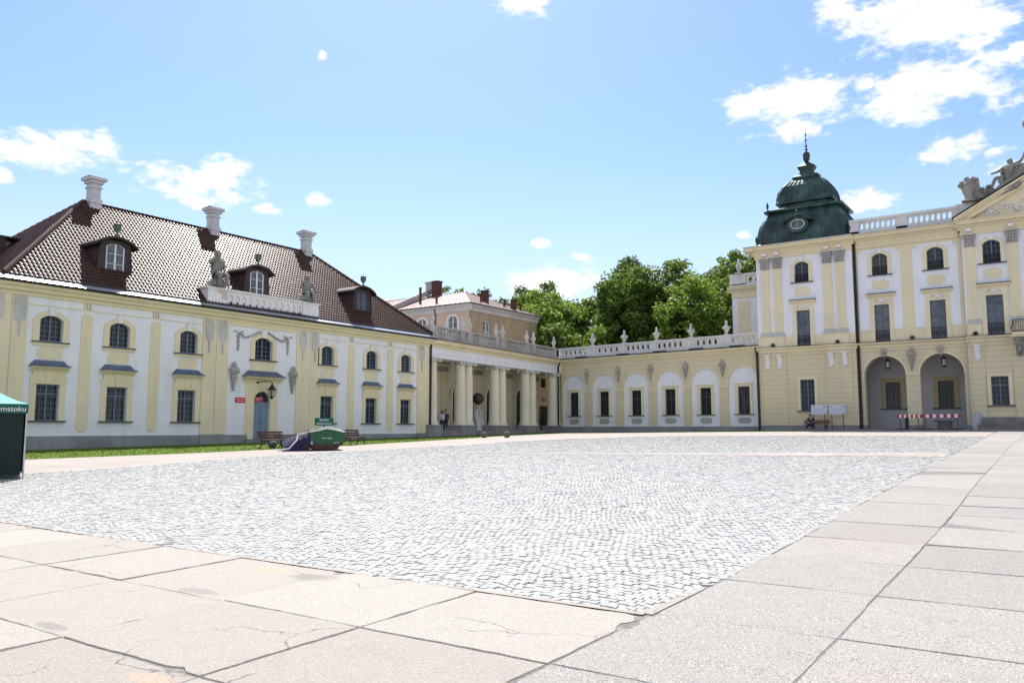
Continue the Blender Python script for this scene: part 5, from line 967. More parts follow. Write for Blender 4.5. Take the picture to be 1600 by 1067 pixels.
# reclining figure group on the raking pediment
recl = dict(pel=(0, 0, .62), wai=(.02, -.02, .82), che=(.06, -.03, 1.05), nec=(.08, 0, 1.24), hb=(.08, .03, 1.31), hd=(.06, .05, 1.4), ht=(.05, .05, 1.5), sl=(-.12, .03, 1.15), el=(-.38, .08, 1.0), wl=(-.62, .1, .95), hl=(-.7, .1, .96), sr=(.24, -.03, 1.17), er=(.5, .0, 1.32), wr=(.62, .05, 1.62), hr=(.65, .06, 1.74),
            tl=(-.1, .08, .58), kl=(-.52, .15, .78), al=(-.7, .15, .3), fl=(-.85, .15, .18), tr=(.06, .1, .56), kr=(-.22, .35, .86), ar=(-.3, .4, .42), fr=(-.42, .42, .3))
q = Vector(PT(-3.3, 18.1, .05)); grp = statue('grey stone warrior reclining on the pediment slope with one arm raised', q, 0, recl, 1.75, [((-.1, .15, .2), (.55, .15, .7), .35, .4), ((-.55, -.05, .75), (-.4, -.05, 1.45), .16, .13), ((-.42, -.05, 1.5), (-.4, -.05, 1.78), .15, .12), ((-.75, -.05, .95), (-.3, -.1, .85), .09, .12), ((-.65, .0, .35), (-.3, -.05, .75), .2, .25), ((.0, .05, 1.62), (.02, .05, 1.86), .14, .1), ((.0, .05, 1.84), (-.1, .05, 1.98), .1, .06), ((.35, .1, 1.35), (.5, .1, .8), .14, .22), ((-1.1, .05, -.05), (.2, .05, .45), .3, .35), ((.2, .05, .35), (.75, .05, 1.0), .4, .35), ((-.05, .05, 1.5), (.0, .05, 1.66), .09, .07), ((-.3, .1, .9), (-.28, .12, 1.2), .12, .1), ((-.45, .15, .5), (.05, .2, .6), .2, .22)], name='pediment_statue')
m = MB(); sc_ = [(-5.15, 18.2, .36), (-4.6, 18.4, .3)]
for (x, z, r) in sc_:
    m.tube([(x, 71.2, z), (x, 71.95, z)], r, 14)
m.tube([(-5.0, 71.55, 18.1), (-4.2, 71.55, 18.3), (-3.6, 71.55, 18.75), (-3.0, 71.55, 19.0), (-2.4, 71.55, 19.6), (-1.7, 71.55, 19.75), (-.5, 71.55, 20.4)], [.3, .26, .22, .32, .5, .6, .5], 10)
m.tube([(-2.6+.45*(1-i*.1)*math.cos(i*.8), 71.25, 19.7+.45*(1-i*.1)*math.sin(i*.8)) for i in range(10)], .12, 6); m.tube([(-2.0+.42*(1-i*.1)*math.cos(i*.8), 71.2, 19.75+.42*(1-i*.1)*math.sin(i*.8)) for i in range(10)], .12, 6)
for (x, z, r) in ((-5.15, 18.25, .42), (-4.6, 18.45, .3)): m.tube([(x+r*(1-.085*i)*math.cos(2.6-i*.7), 71.1, z+r*(1-.085*i)*math.sin(2.6-i*.7)) for i in range(11)], .09, 6)
tag(m.build('scroll_ornament', 'statue_stone', smooth=True), 'curled grey stone scroll lying along the pediment slope under the warrior', 'ornament')
m = MB(); m.lathe((-6.05, 71.7, 17.78), [(.55, 0), (.58, .1), (.42, .18), (.34, .4), (.45, .8), (.56, 1.15), (.5, 1.3), (.56, 1.42), (.45, 1.5), (.4, 1.7)], 12); m.obox((-5.6, 71.9, 18.7), (.3, 0, .03), (0, .3, 0), (-.05, 0, .9))
for a, z in ((-.55, 1.35), (-.45, 1.5), (.1, 1.62), (-.1, 1.8), (.35, 1.75)): m.sphere((-6.05+a, 71.5, 17.78+z), .2, 8)
m.tube([(-6.5, 71.5, 18.9), (-6.75, 71.5, 19.1), (-6.6, 71.5, 19.4), (-6.35, 71.5, 19.25)], .1, 6)
tag(m.build('trophy_vase', 'statue_stone', smooth=True), 'broken dark stone vase with armour trophy on the block beside the pediment', 'sculpture')
m = MB(); m.sphere((-1.62, 71.5, 23.2), .6, 16); m.lathe((-1.62, 71.5, 19.9), [(.7, 0), (.5, .3), (.35, 1.0), (.45, 1.6), (.3, 2.0), (.55, 2.4), (.3, 2.7)], 12)
o = m.build('globe_bearer', 'statue_stone', smooth=True); tag(o, 'dark stone finial carrying a globe at the far right edge of the pediment', 'sculpture')
m = MB(); m.lathe((-1.62, 71.5, 23.2), [(.615, 0.03), (.6, .15), (.5, .36), (.3, .54), (.01, .62)], 16); o2 = m.build('gilded_cap', 'gilding', o, smooth=True)
# atlas statue in the colonnade
p = CF(9.95, -.13, -1.8); atl = new_empty('atlas_statue', 'pale stone kneeling figure holding a big dark globe between the columns', 'statue', p)
k_ = dict(pel=(0, 0, 1.5), wai=(0, .05, 1.65), che=(0, .12, 1.95), nec=(0, .2, 2.1), hb=(.1, .26, 2.12), hd=(.14, .32, 2.2), ht=(.15, .34, 2.3), sl=(-.22, .12, 2.05), el=(-.35, .3, 2.3), wl=(-.28, .35, 2.55), hl=(-.2, .35, 2.7), sr=(.22, .12, 2.05), er=(.42, .2, 2.25), wr=(.5, .25, 2.5), hr=(.48, .25, 2.65), tl=(-.1, .1, 1.45), kl=(-.15, .45, 1.4), al=(-.15, .2, 1.05), fl=(-.15, .1, .95), tr=(.1, .05, 1.45), kr=(.15, .3, 1.2), ar=(.15, -.05, 1.05), fr=(.15, -.1, .95))
J = body(k_, 1.0); J = {a: (p_, r*1.25) for a, (p_, r) in J.items()}; V, E_, R = chain(J, LINKS); b = skin_obj('figure', V, E_, R, 'urn_stone', atl); b.rotation_euler = (0, 0, -PI/2-.3)
m = MB(); m.sphere((p[0]+.1, p[1], 2.85), .56, 20); m.build('globe', 'globe_dark', atl, smooth=True)
m = MB(); m.obox((p[0], p[1], -.13+.5), (.55, 0, 0), (0, .75, 0), (0, 0, .5)); m.obox((p[0], p[1]+.3, -.13+1.35), (.4, 0, 0), (0, .45, 0), (0, 0, .5)); m.tube([(p[0]+.2, p[1]-.4, .8), (p[0]+.2, p[1]-.45, 1.4), (p[0], p[1]-.1, 1.8)], [.35, .25, .2], 8); m.build('rock_base', 'urn_stone', atl)

# ================================================================= lanterns, plaques, lights
m = MB(); lf = lambda y, z, n: WF(y, z, n); z0 = 2.05
for a, b, z, zz in ((.13, .2, 0, .42),):
    for i in range(4):
        s1 = [(-1, -1), (1, -1), (1, 1), (-1, 1)][i]; m.tube([lf(34.72+s1[0]*a, z0+.06, .75+s1[1]*a), lf(34.72+s1[0]*b, z0+.5, .75+s1[1]*b)], .018, 4)
m.lathe(lf(34.72, z0, .75), [(.04, -.12), (.06, -.04), (.16, .03), (.17, .07)], 8); m.lathe(lf(34.72, z0+.5, .75), [(.32, 0), (.3, .04), (.16, .18), (.12, .26), (.04, .36), (.05, .42), (.015, .5)], 8)
m.tube([lf(34.72, z0+1.0, .75), lf(34.72, z0+1.05, .72), lf(34.3, z0+1.08, .4), lf(34.1, z0+1.0, .05)], .025, 5); m.sphere(lf(34.1, z0+1.0, .06), .09, 8)
o = tag(m.build('wall_lantern', 'iron'), 'black iron lantern on a bracket over the blue door', 'lantern'); m = MB(); m.lathe(lf(34.72, z0+.08, .75), [(.12, 0), (.19, .4)], 4, ang=PI/4); m.build('lamp_glass', 'lamp_glass', o)
for x, lb in ((-12.72, 'dark hanging lantern in the left arch of the palace'), (-8.58, 'dark hanging lantern in the right arch of the palace')):
    m = MB(); y = 72.6
    m.lathe((x, y, 4.9), [(.05, 0), (.2, .08), (.22, .14)], 6)
    for i in range(6): a = i*PI/3; m.tube([(x+.2*math.cos(a), y+.2*math.sin(a), 5.0), (x+.2*math.cos(a), y+.2*math.sin(a), 5.55)], .02, 4)
    m.lathe((x, y, 5.55), [(.24, 0), (.22, .05), (.1, .16), (.03, .25)], 6); m.tube([(x, y, 5.75), (x, y, 5.98)], .012, 4); o = tag(m.build('hanging_lantern', 'iron'), lb, 'lantern', 'lanterns in the palace arches'); m = MB(); m.lathe((x, y, 5.03), [(.17, 0), (.17, .5)], 6); m.build('lamp_glass', 'lamp_glass', o)
def plaque(fr, u0, u1, z0, z1, n, label, lines):
    m = MB(); m.box(fr, u0, u1, z0, z1, n, n+.03); o = tag(m.build('plaque', 'red_plate'), label, 'sign'); m = MB(); h = (z1-z0)/(len(lines)+1)
    for i, (a, b) in enumerate(lines):
        z = z1-h*(i+1); w = u1-u0; x = u0+w*a
        while x < u0+w*b: l = w*(.05+.03*((i*7+int(x*50)) % 3)/2); m.box(fr, x, min(x+l, u0+w*b), z-h*.13, z+h*.13, n+.03, n+.034); x += l+w*.02
    m.build('lettering', 'white_mark', o); return o
plaque(WF, 32.42, 33.26, 1.68, 2.02, .01, 'small red plaque on the white wall left of the blue door', [(.1, .9), (.2, .8)])
plaque(WF, 33.92, 34.62, 1.78, 2.1, -.09, 'red plaque fixed across the fanlight of the blue door', [(.1, .9), (.15, .85), (.3, .7)])
plaque(BF, 24.9, 25.75, 3.1, 3.45, .01, 'dark red plaque above the grey door at the end of the colonnade', [(.1, .9), (.2, .8)])
for x, fr, lb in ((-21.85, TF, 'small floodlight on the tower ledge at its left corner'), (-16.4, TF, 'small floodlight on the tower ledge below the right pilaster pair'), (-10.7, MF, 'small floodlight on the ledge between the two arches'), (-6.2, TF, 'small floodlight on the ledge under the pilaster left of the balcony')):
    m = MB(); m.lathe(fr(x, 7.24, .25), [(.1, 0), (.16, .06), (.14, .22), (.05, .27)], 10); m.tube([fr(x-.2, 7.19, .25), fr(x-.22, 7.35, .25), fr(x+.22, 7.35, .25), fr(x+.2, 7.19, .25)], .02, 4); tag(m.build('floodlight', 'iron', smooth=True), lb, 'floodlight', 'floodlights on the palace ledge')

# ================================================================= court furniture
def bench(loc, rz, L=1.9):
    root = new_empty('park_bench', '', 'bench', loc, 'red slatted benches by the walls'); root.rotation_euler = (0, 0, rz)
    def loc_build(m, name, mat):
        o = m.build(name, mat, root)
        for v in o.data.vertices: v.co += Vector(root.location)
    m = MB()
    for i in range(3): m.obox((0, .05+.13*i, .44), (L/2, 0, 0), (0, .05, 0), (0, 0, .018))
    loc_build(m, 'seat', 'bench_wood'); m = MB()
    for i in range(3): m.obox((0, -.06-.035*i, .56+.13*i), (L/2, 0, 0), (0, .015, .003), (0, -.01, .048))
    loc_build(m, 'backrest', 'bench_wood')
    for x in (-L/2+.25, L/2-.25):
        m = MB(); m.tube([(x, .42, .42), (x, .36, .3), (x, .42, .14), (x, .5, 0)], .03, 6); m.tube([(x, -.02, .44), (x, 0, .25), (x, -.08, .1), (x, -.18, 0)], .03, 6); m.tube([(x, .42, .42), (x, .2, .39), (x, -.02, .42), (x, -.12, .7), (x, -.15, .88)], .025, 6); m.tube([(x, .38, .22), (x, .18, .3), (x, -.02, .2)], .02, 5); loc_build(m, 'leg', 'iron')
    return root
p = (-33.45, 26.75, g(-33.45, 26.75)); b0 = bench(p, -PI/2+.28, 2.1); b0['label'] = 'dark red bench left of the skip, partly behind the blue tarpaulin'
b1 = copy_tree(b0); b1.location = (-33.5, 32.25, g(-33.5, 32.25)); b1.rotation_euler.z = -PI/2+.3; b1['label'] = 'dark red bench on the lawn edge right of the green skip'
bq = (-17.95, 70.1, g(-17.95, 70.1)); b2_ = copy_tree(b0); b2_.location = bq; b2_.rotation_euler.z = PI; b2_['label'] = 'red bench below the info boards with a man sitting on it'
sm_ = dict(sit); sm_.update(che=(0, .14, .93), wai=(0, .04, .72), nec=(0, .22, 1.1), hb=(0, .26, 1.15), hd=(0, .32, 1.22), ht=(0, .33, 1.31), sl=(-.19, .16, 1.04), sr=(.19, .16, 1.04), el=(-.29, .22, .78), wl=(-.12, .42, .66), hl=(-.05, .46, .62), er=(.29, .22, .78), wr=(.12, .42, .66), hr=(.05, .46, .62), tl=(-.12, .1, .5), kl=(-.2, .48, .5), al=(-.22, .48, .1), fl=(-.24, .62, .05), tr=(.12, .1, .5), kr=(.2, .48, .5), ar=(.22, .48, .1), fr=(.24, .62, .05), pel=(0, 0, .52))
person('man in black shirt and jeans sitting hunched on the bench by the boards', (-18.35, 69.98, g(-18.35, 69.9)), PI, sm_, 'dark_cloth', 'navy_cloth', 'shoe_white', 1.0, sleeves='short')
def board(x0, x1, z0, z1, y, tilt, label, seed):
    fr = Frame(x0, y, 1, 0); W_ = x1-x0; T = lambda u, z: (u, z+tilt*(u-W_/2)); m = MB(); m.prism(fr, [T(0, z0), T(W_, z0), T(W_, z1), T(0, z1)], 0, .03); o = tag(m.build('info_board', 'board_white'), label, 'sign', 'white info boards by the palace wall'); root = o
    for u in (.18, W_-.18): m = MB(); m.box(fr, u-.03, u+.03, g(x0, y)-.1, z0+.3, -.06, -.005); m.build('post', 'dark_frame', root)
    m = MB(); h = z1-z0
    m.prism(fr, [T(W_*.8, z1-.2), T(W_*.93, z1-.2), T(W_*.93, z1-.1), T(W_*.8, z1-.1)], .03, .034); m.prism(fr, [T(W_*.82, z0+.07), T(W_*.92, z0+.07), T(W_*.92, z0+.13), T(W_*.82, z0+.13)], .03, .034); m.prism(fr, [T(W_*.09, z1-.22), T(W_*.15, z1-.22), T(W_*.15, z1-.09), T(W_*.09, z1-.09)], .03, .034); m.build('emblem', 'board_blue', root)
    m = MB(); r_ = random.Random(seed)
    for i, (a, b) in enumerate(((.18, .35), (.1, .9), (.1, .88), (.1, .9), (.12, .72))):
        z = z1-.16-.12*i-(.06 if i else 0); u = a*W_
        while u < b*W_: l = .04+.07*r_.random(); m.prism(fr, [T(u, z-.018), T(min(u+l, b*W_), z-.018), T(min(u+l, b*W_), z+.018), T(u, z+.018)], .03, .034); u += l+.02
    m.build('text_lines', 'board_grey', root)
board(-18.58, -17.33, 1.2, 2.01, 70.9, .0, 'left of two white info boards, with small blue flag emblem, above the seated man', 1)
board(-17.12, -15.86, 1.2, 2.0, 70.9, .03, 'right of two white info boards, slightly tilted, near the thick downpipe', 2)
# red and white barrier boards
def barrier(x0, y0, x1, y1, z, n, label, w0=True):
    L = math.dist((x0, y0), (x1, y1)); fr = Frame(x0, y0, (x1-x0)/L, (y1-y0)/L); m = MB(); r = MB()
    for i in range(n): (r if i % 2 == 0 else m).box(fr, L*i/n, L*(i+1)/n, z+.02, z+.28, -.02, .02)
    o = r.build('road_barrier', 'barrier_red'); tag(o, label, 'barrier', 'red and white barrier boards'); m.build('white_stripes', 'white_mark', o)
    for u in (.25, L-.3): k = MB(); gx = fr(u, 0, 0); k.box(fr, u-.03, u+.03, g(gx[0], gx[1]), z+.28, -.07, -.022); k.box(fr, u-.3, u+.3, g(gx[0], gx[1]), g(gx[0], gx[1])+.1, -.25, .15); k.build('stand', 'dark_frame', o)
barrier(-11.9, 70.6, -10.15, 71.15, .85, 11, 'short red and white board at the left, running back towards the arches'); barrier(-10.1, 70.6, -7.35, 70.5, .85, 11, 'long red and white board across the right arch of the palace')
m = MB(); m.box(PF0, -11.35, -11.1, g(-11, 70.8), .8, 1.0, 1.2); m.sphere((-11.22, 70.8, .78), .14, 8); tag(m.build('litter_bin', 'iron'), 'slim black bin on a post behind the short barrier board', 'bin')
m = MB(); m.box(PF0, -9.3, -7.9, .55, .68, .6, 1.2); m.box(PF0, -9.1, -8.1, g(-8, 71), .55, .7, 1.1); tag(m.build('stone_bench', 'concrete'), 'grey stone block bench under the right arch behind the barrier', 'bench')
m = MB(); rf = Frame(-6.55, 70.5, 1, 0); m.prism(rf, [(-.2, .22), (.3, .22), (.45, 1.25), (.02, 1.25)], -.03, .06); m.prism(rf, [(-.08, g(-6, 70.5)), (.28, g(-6, 70.5)), (.3, .2), (-.12, .2)], -.03, .04); m.box(rf, .42, .5, .0, 1.2, -.5, -.42); m.box(rf, .1, .18, .0, 1.1, -.5, -.42); tag(m.build('folded_ramp', 'ramp_grey'), 'folded grey ramp plate leaning beside the palace stairs', 'ramp')
# stone balls
def ball(x, y, r, lb):
    m = MB(); z = g(x, y); m.sphere((x, y, z+r*.9), r, 14); m.lathe((x, y, z), [(r*.7, -.02), (r*.6, .06), (r*.4, .1)], 12); tag(m.build('stone_ball', 'concrete', smooth=True), lb, 'bollard', 'stone ball bollards')
ball(-36.9, 49.2, .24, 'grey stone ball on the grass edge in front of the colonnade, left of two'); ball(-35.3, 49.9, .26, 'grey stone ball on the grass edge in front of the colonnade, right of two')
ball(-41.3, 35.4, .3, 'stone ball by the steps of the blue door'); ball(-33.9, 27.2, .2, 'stone ball low behind the left bench legs')
# skip with tarpaulin
cx, cy = -28.85, 26.2; gz0 = g(cx, cy); ax_ = Vector((.60, .80, 0)).normalized(); sk = new_empty('waste_skip', 'rusty dark green waste skip with a blue brown tarpaulin sheet over it', 'skip', (cx, cy, gz0))
SF = Frame(cx, cy, ax_.x, ax_.y); m = MB()
prof_ = [(-.6, .06), (.5, .06), (.7, .3), (.82, .38), (.84, .84), (.0, 1.03), (-.82, .84), (-.8, .3)]
k = len(prof_); D_ = 2.2; V = [SF(u, gz0+z, n) for n in (0, -D_) for u, z in prof_]; m.add(V, [tuple(range(k)), tuple(range(k, 2*k))[::-1]]+[(i, k+i, k+(i+1) % k, (i+1) % k) for i in range(k)])
for u in (-.5, .0, .5): m.prism(SF, [(u-.02, gz0+.1), (u+.02, gz0+.1), (u+.02-.25*u, gz0+.9), (u-.02-.25*u, gz0+.9)], 0, .03)
m.build('skip_body', 'skip_paint', sk)
m = MB(); nu = 14; nv = 10; V = []
for j in range(nv+1):
    for i in range(nu+1):
        u = -1.9+1.2*i/nu if 0 else -1.95+1.2*i/nu; t_ = i/nu; top = .32+.6*t_**.8; s_ = j/nv
        n = .12-2.3*(j/nv); z = top+.05*math.sin(j*2.3+i)+.03*math.sin(i*1.7+j*3.1)-(.25*abs(2*s_-1)**4)
        V.append(SF(u, gz0+max(.02, z), n))
for i in range(nu+1):   # front apron of the sheet
    t_ = i/nu; V.append(SF(-1.95+1.2*t_+.04*math.sin(i*2.2), gz0+.02, .22+.05*math.sin(i*1.9)))
F = [(j*(nu+1)+i, j*(nu+1)+i+1, (j+1)*(nu+1)+i+1, (j+1)*(nu+1)+i) for j in range(nv) for i in range(nu)]; b_ = (nv+1)*(nu+1); F += [(b_+i, b_+i+1, i+1, i) for i in range(nu)]; m.add(V, F)
V = []; 
for j in range(9):
    for i in range(9): u = -.85+1.7*i/8; V.append(SF(u, gz0+1.0-.2*abs(u)/.8+.03*math.sin(i*2+j*3), .05-2.3*j/8))
m.add(V, [(j*9+i, j*9+i+1, (j+1)*9+i+1, (j+1)*9+i) for j in range(8) for i in range(8)]); tp = m.build('tarpaulin', 'tarp', sk, smooth=True)
m = MB(); m.tube([SF(-2.2, gz0+.04, .5), SF(-1.7, gz0+.12, .4), SF(-1.35, gz0+.5, .3), SF(-1.3, gz0+.75, .1), SF(-.9, gz0+.85, .05)], .035, 5); m.tube([SF(-.85, gz0+.86, .07), SF(-.4, gz0+.93, .08), SF(0, gz0+1.03, .08), SF(.4, gz0+.96, .08), SF(.82, gz0+.86, .08)], .022, 5); m.tube([SF(.9, gz0+.9, -.6), SF(.2, gz0+1.08, -.9), SF(-.6, gz0+.98, -1.2)], .02, 5); m.build('strap', 'strap', sk)
m = MB(); m.box(SF, -.2, .25, gz0+.56, gz0+.59, .003, .008); m.box(SF, .35, .55, gz0+.35, gz0+.39, .003, .008); m.box(SF, -.7, -.62, gz0+.3, gz0+.42, .003, .008); m.build('skip_marking', 'strap', sk)
def text(s, size, fr, u, z, n, mat, parent, name='lettering', align='CENTER'):
    cu = bpy.data.curves.new(name, 'FONT'); cu.body = s; cu.size = size; cu.align_x = align; cu.extrude = .004; tmp = bpy.data.objects.new('tmp', cu); C.objects.link(tmp)
    bpy.context.view_layer.update(); dg = bpy.context.evaluated_depsgraph_get(); me = bpy.data.meshes.new_from_object(tmp.evaluated_get(dg)); bpy.data.objects.remove(tmp)
    off = np.array(root_loc(parent))
    for v in me.vertices: x, y, zz = v.co; v.co = Vector(fr(u+x, z+y, n+zz))-Vector(off)
    me.materials.clear(); me.materials.append(M[mat]); o = bpy.data.objects.new(name, me); C.objects.link(o); o.parent = parent; return o
fx = Frame(-30.2, 26.7, ax_.x, ax_.y); zb = g(-30, 27); m = MB(); m.box(fx, -.03, .85, zb+1.16, zb+1.52, 0, .03); sg = tag(m.build('direction_sign', 'tent_green'), 'green sign reading BIURO REKRUTACJI standing behind the skip', 'sign')
text('BIURO', .15, fx, .41, zb+1.37, .034, 'white_mark', sg); text('REKRUTACJI', .13, fx, .41, zb+1.2, .034, 'white_mark', sg); m = MB(); m.box(fx, .38, .44, zb, zb+1.2, -.04, -.002); m.build('post', 'dark_frame', sg)
# tent at the left edge
tx, ty = -22.65, 10.19; tg = g(tx, ty); T0 = Vector((tx, ty, 0)); d1 = Vector((-.55, -.83, 0)).normalized(); d2 = Vector((-.83, .55, 0)).normalized()
d1 = Vector((-.38, -.925, 0)).normalized(); d2 = Vector((-.925, .38, 0)).normalized(); LS = 3.0
tent = new_empty('canopy_tent', 'dark green market tent with white lettering on its valance at the left edge', 'tent', (tx, ty, tg))
def tp_(a, b, z): q = T0+d1*a+d2*b; return (q.x, q.y, tg+z)
for a, b in ((0, 0), (LS, 0), (0, LS), (LS, LS), (.95, 0)): m = MB(); m.tube([tp_(a, b, 0), tp_(a, b, 1.95)], .022, 6); m.lathe(tp_(a, b, 0), [(.08, 0), (.08, .015)], 8); m.build('leg', 'aluminium', tent)
m = MB()
def strip(a0, b0, a1, b1, z0, z1, wav=0): 
    n = 16
    for i in range(n):
        s0, s1 = i/n, (i+1)/n; A = (a0+(a1-a0)*s0, b0+(b1-b0)*s0); B = (a0+(a1-a0)*s1, b0+(b1-b0)*s1); w0, w1 = wav*math.sin(i*1.3), wav*math.sin((i+1)*1.3)
        m.quad(tp_(A[0]+w0, A[1]+w0, z0), tp_(B[0]+w1, B[1]+w1, z0), tp_(B[0], B[1], z1), tp_(A[0], A[1], z1))
strip(.06, .03, .9, .03, .14, 1.95, .02); strip(0, .05, 0, LS, .14, 1.95, .02); strip(LS, 0, LS, LS, .14, 1.95, .02); strip(0, LS, LS, LS, .14, 1.95, .02); m.build('side_panel', 'tent_dark', tent)
m = MB(); strip(-.03, -.03, LS+.03, -.03, 1.72, 1.97); strip(-.03, -.03, -.03, LS+.03, 1.72, 1.97); strip(LS+.03, -.03, LS+.03, LS, 1.72, 1.97); vl = m.build('valance', 'tent_green', tent)
TFm = Frame(*T0.to_2d(), -d1.x, -d1.y); 
m = MB(); ap = tp_(LS/2, LS/2, 2.9)
N = 10
for (A, B) in (((-.03, -.03), (LS+.03, -.03)), ((LS+.03, -.03), (LS+.03, LS+.03)), ((LS+.03, LS+.03), (-.03, LS+.03)), ((-.03, LS+.03), (-.03, -.03))):
    for j in range(N):
        def q_(s, t_): # s along edge, t_ toward apex, slightly concave
            a = (A[0]+(B[0]-A[0])*s)*(1-t_)+LS/2*t_; b = (A[1]+(B[1]-A[1])*s)*(1-t_)+LS/2*t_; return tp_(a, b, 1.97+.93*t_**1.35-.04*math.sin(PI*s)*(1-t_))
        for i in range(6): m.quad(q_(i/6, j/N), q_((i+1)/6, j/N), q_((i+1)/6, (j+1)/N), q_(i/6, (j+1)/N))
m.build('roof_canopy', 'tent_roof', tent, smooth=True)
text('w Białymstoku', .19, Frame(T0.x, T0.y, -d1.x, -d1.y), -.02, tg+1.775, .045, 'white_mark', tent, align='RIGHT')
# a scrap on the cobbles
m = MB(); z = g(-6.43, 12.49); m.lathe((-6.43, 12.49, z+.018), [(.03, 0), (.05, .012), (.03, .022), (.01, .024)], 7, 1.3, .8); tag(m.build('stone_chip', 'dark_frame'), 'small dark lump lying alone on the pale cobbles', 'stone')

# ================================================================= buildings behind
hc = Vector((-54.87, 70.26)); ze = 13.85
hb_ = new_empty('apartment_house', 'peach and ochre rendered house with pinkish tin hipped roof behind the colonnade', 'building', (hc.x-8, hc.y+8, -.5))
LFc = Frame(hc.x, hc.y, 1, 0); RFc = Frame(hc.x, hc.y, 0, 1)
m = MB(); wall(m, LFc, -24, 0, -.5, ze-.35, [(-1.95-.6, .72, 10.7, 12.2, .5) if 0 else (-2.35, .7, 10.6, 12.15, .5), (-5.6-1.3, .7, 10.6, 12.15, .5)], .2); m.build('front_wall', 'peach_render', hb_)
m = MB(); wall(m, RFc, 0, 13.7, -.5, ze-.35, [(3.2, .62, 10.0, 12.25, 0)], .2); m.quad(LFc(0, -.5, -13.7), LFc(0, ze, -13.7), LFc(-24, ze, -13.7), LFc(-24, -.5, -13.7)); m.quad(LFc(-24, -.5, 0), LFc(-24, ze, 0), LFc(-24, ze, -13.7), LFc(-24, -.5, -13.7)); m.build('side_wall', 'ochre_render', hb_)
for c in (-2.35, -6.9): w = window(LFc, hb_, c, 1.4, 10.6, 12.15, .5, dep=.15, nx=1, nz=3, frame='window_white', glass='glass_blue', of=.1, cm=.06); ringpart(LFc, w, 'surround', 'white_stucco', c, .7, 10.6, 12.15, .5, .2, .2, .05)
w = window(RFc, hb_, 3.2, 1.24, 10.0, 12.25, 0, dep=.15, nx=2, nz=4, transom=10.9, frame='window_white', glass='glass_blue', of=.1, cm=.07)
m = MB(); e = .45; m.profile(LFc, [(0, ze-.75), (.1, ze-.75), (.15, ze-.4), (e, ze-.15), (e, ze), (0, ze)], -24, e); m.profile(RFc, [(0, ze-.75), (.1, ze-.75), (.15, ze-.4), (e, ze-.15), (e, ze), (0, ze)], -e*0, 13.9); m.build('cornice', 'urn_stone', hb_)
x1, x0, y0, y1 = hc.x+.5, hc.x-24.4, hc.y-.5, hc.y+14.2; rz_ = 16.7; yr = (y0+y1)/2; xr1 = x1-6.6; m = MB()
m.add([(x0, y0, ze), (x1, y0, ze), (x1, y1, ze), (x0, y1, ze), (xr1, yr, rz_), (x0+6, yr, rz_)], [(0, 1, 4, 5), (1, 2, 4), (2, 3, 5, 4), (3, 0, 5), (0, 3, 2, 1)])
rf_ = m.build('roof', 'tin_roof', hb_); m = MB()
def on(a, b, t_): return tuple(Vector(a).lerp(Vector(b), t_)+Vector((0, 0, .03)))
for i in range(34):
    x = x0+6+(i/34)*(xr1-x0-6) if 0 else x0+(i+.5)/34*(x1-x0); t_ = min(1, (x1-x)/6.6, (x-x0)/6); m.tube([(x, y0, ze+.03), (x, y0+(yr-y0)*t_, ze+(rz_-ze)*t_+.03)], .03, 4)
for i in range(20):
    y = y0+(i+.5)/20*(y1-y0); t_ = min((y-y0), (y1-y))/(yr-y0); m.tube([(x1, y, ze+.03), (x1-6.6*t_, y, ze+(rz_-ze)*t_+.03)], .03, 4)
for a, b in (((x1, y0, ze), (xr1, yr, rz_)), ((x1, y1, ze), (xr1, yr, rz_)), ((x0, y0, ze), (x0+6, yr, rz_)), ((xr1, yr, rz_), (x0+6, yr, rz_))): m.tube([on(a, b, 0), on(a, b, 1)], .06, 5)
m.build('roof_seams', 'tin_roof', rf_)
m = MB(); m.profile(LFc, [(e, ze-.02), (e+.14, ze), (e+.12, ze+.08), (e, ze+.06)], -24.4, .6); m.profile(RFc, [(e, ze-.02), (e+.14, ze), (e+.12, ze+.08), (e, ze+.06)], -.5, 14.2); m.build('gutter', 'gutter', hb_)
m = MB()
def stack(x, y, z0, z1, w, mat=None, b=m): b.obox((x, y, (z0+z1)/2), (w/2, 0, 0), (0, w/2, 0), (0, 0, (z1-z0)/2))
for (x, y, z0, z1, w) in ((-65.1, 76.8, 16, 18.3, 1.2), (-64.5, 73, 15.0, 16.9, .3), (-60.9, 71.8, 14.5, 15.6, .25), (-57.0, 76, 14.8, 16.2, .9), (-56.2, 74.2, 14.3, 15.3, .25), (-56.0, 80.5, 14.3, 15.6, .7), (-56.3, 79, 14.3, 15.5, .25), (-56, 82, 14, 15.2, .2), (-78, 75, 15, 17.2, .8), (-76, 74, 15, 17.5, .4)): m = MB(); w *= .75; stack(x, y, z0, z1, w, b=m); m.obox((x, y, z1+.05), (w*.62, 0, 0), (0, w*.62, 0), (0, 0, .06)); m.build('chimney' if w > .45 else 'vent_pipe', 'red_brick', rf_)
m = MB(); m.obox((-66.4, 77.2, 17.7), (.5, 0, 0), (0, .5, 0), (0, 0, .65)); m.obox((-66.4, 77.2, 18.38), (.6, 0, 0), (0, .6, 0), (0, 0, .08)); m.obox((-66.3, 73.4, 15.7), (.22, 0, 0), (0, 3.5, 1.5), (0, 0, .35)); m.build('parapet_gable', 'weathered_stone', rf_)
m = MB(); m.tube([LFc(-4.9, ze, .3), LFc(-4.85, ze-.9, .1), LFc(-4.85, 5, .1)], .07, 6); m.build('downpipe', 'red_brick', hb_)
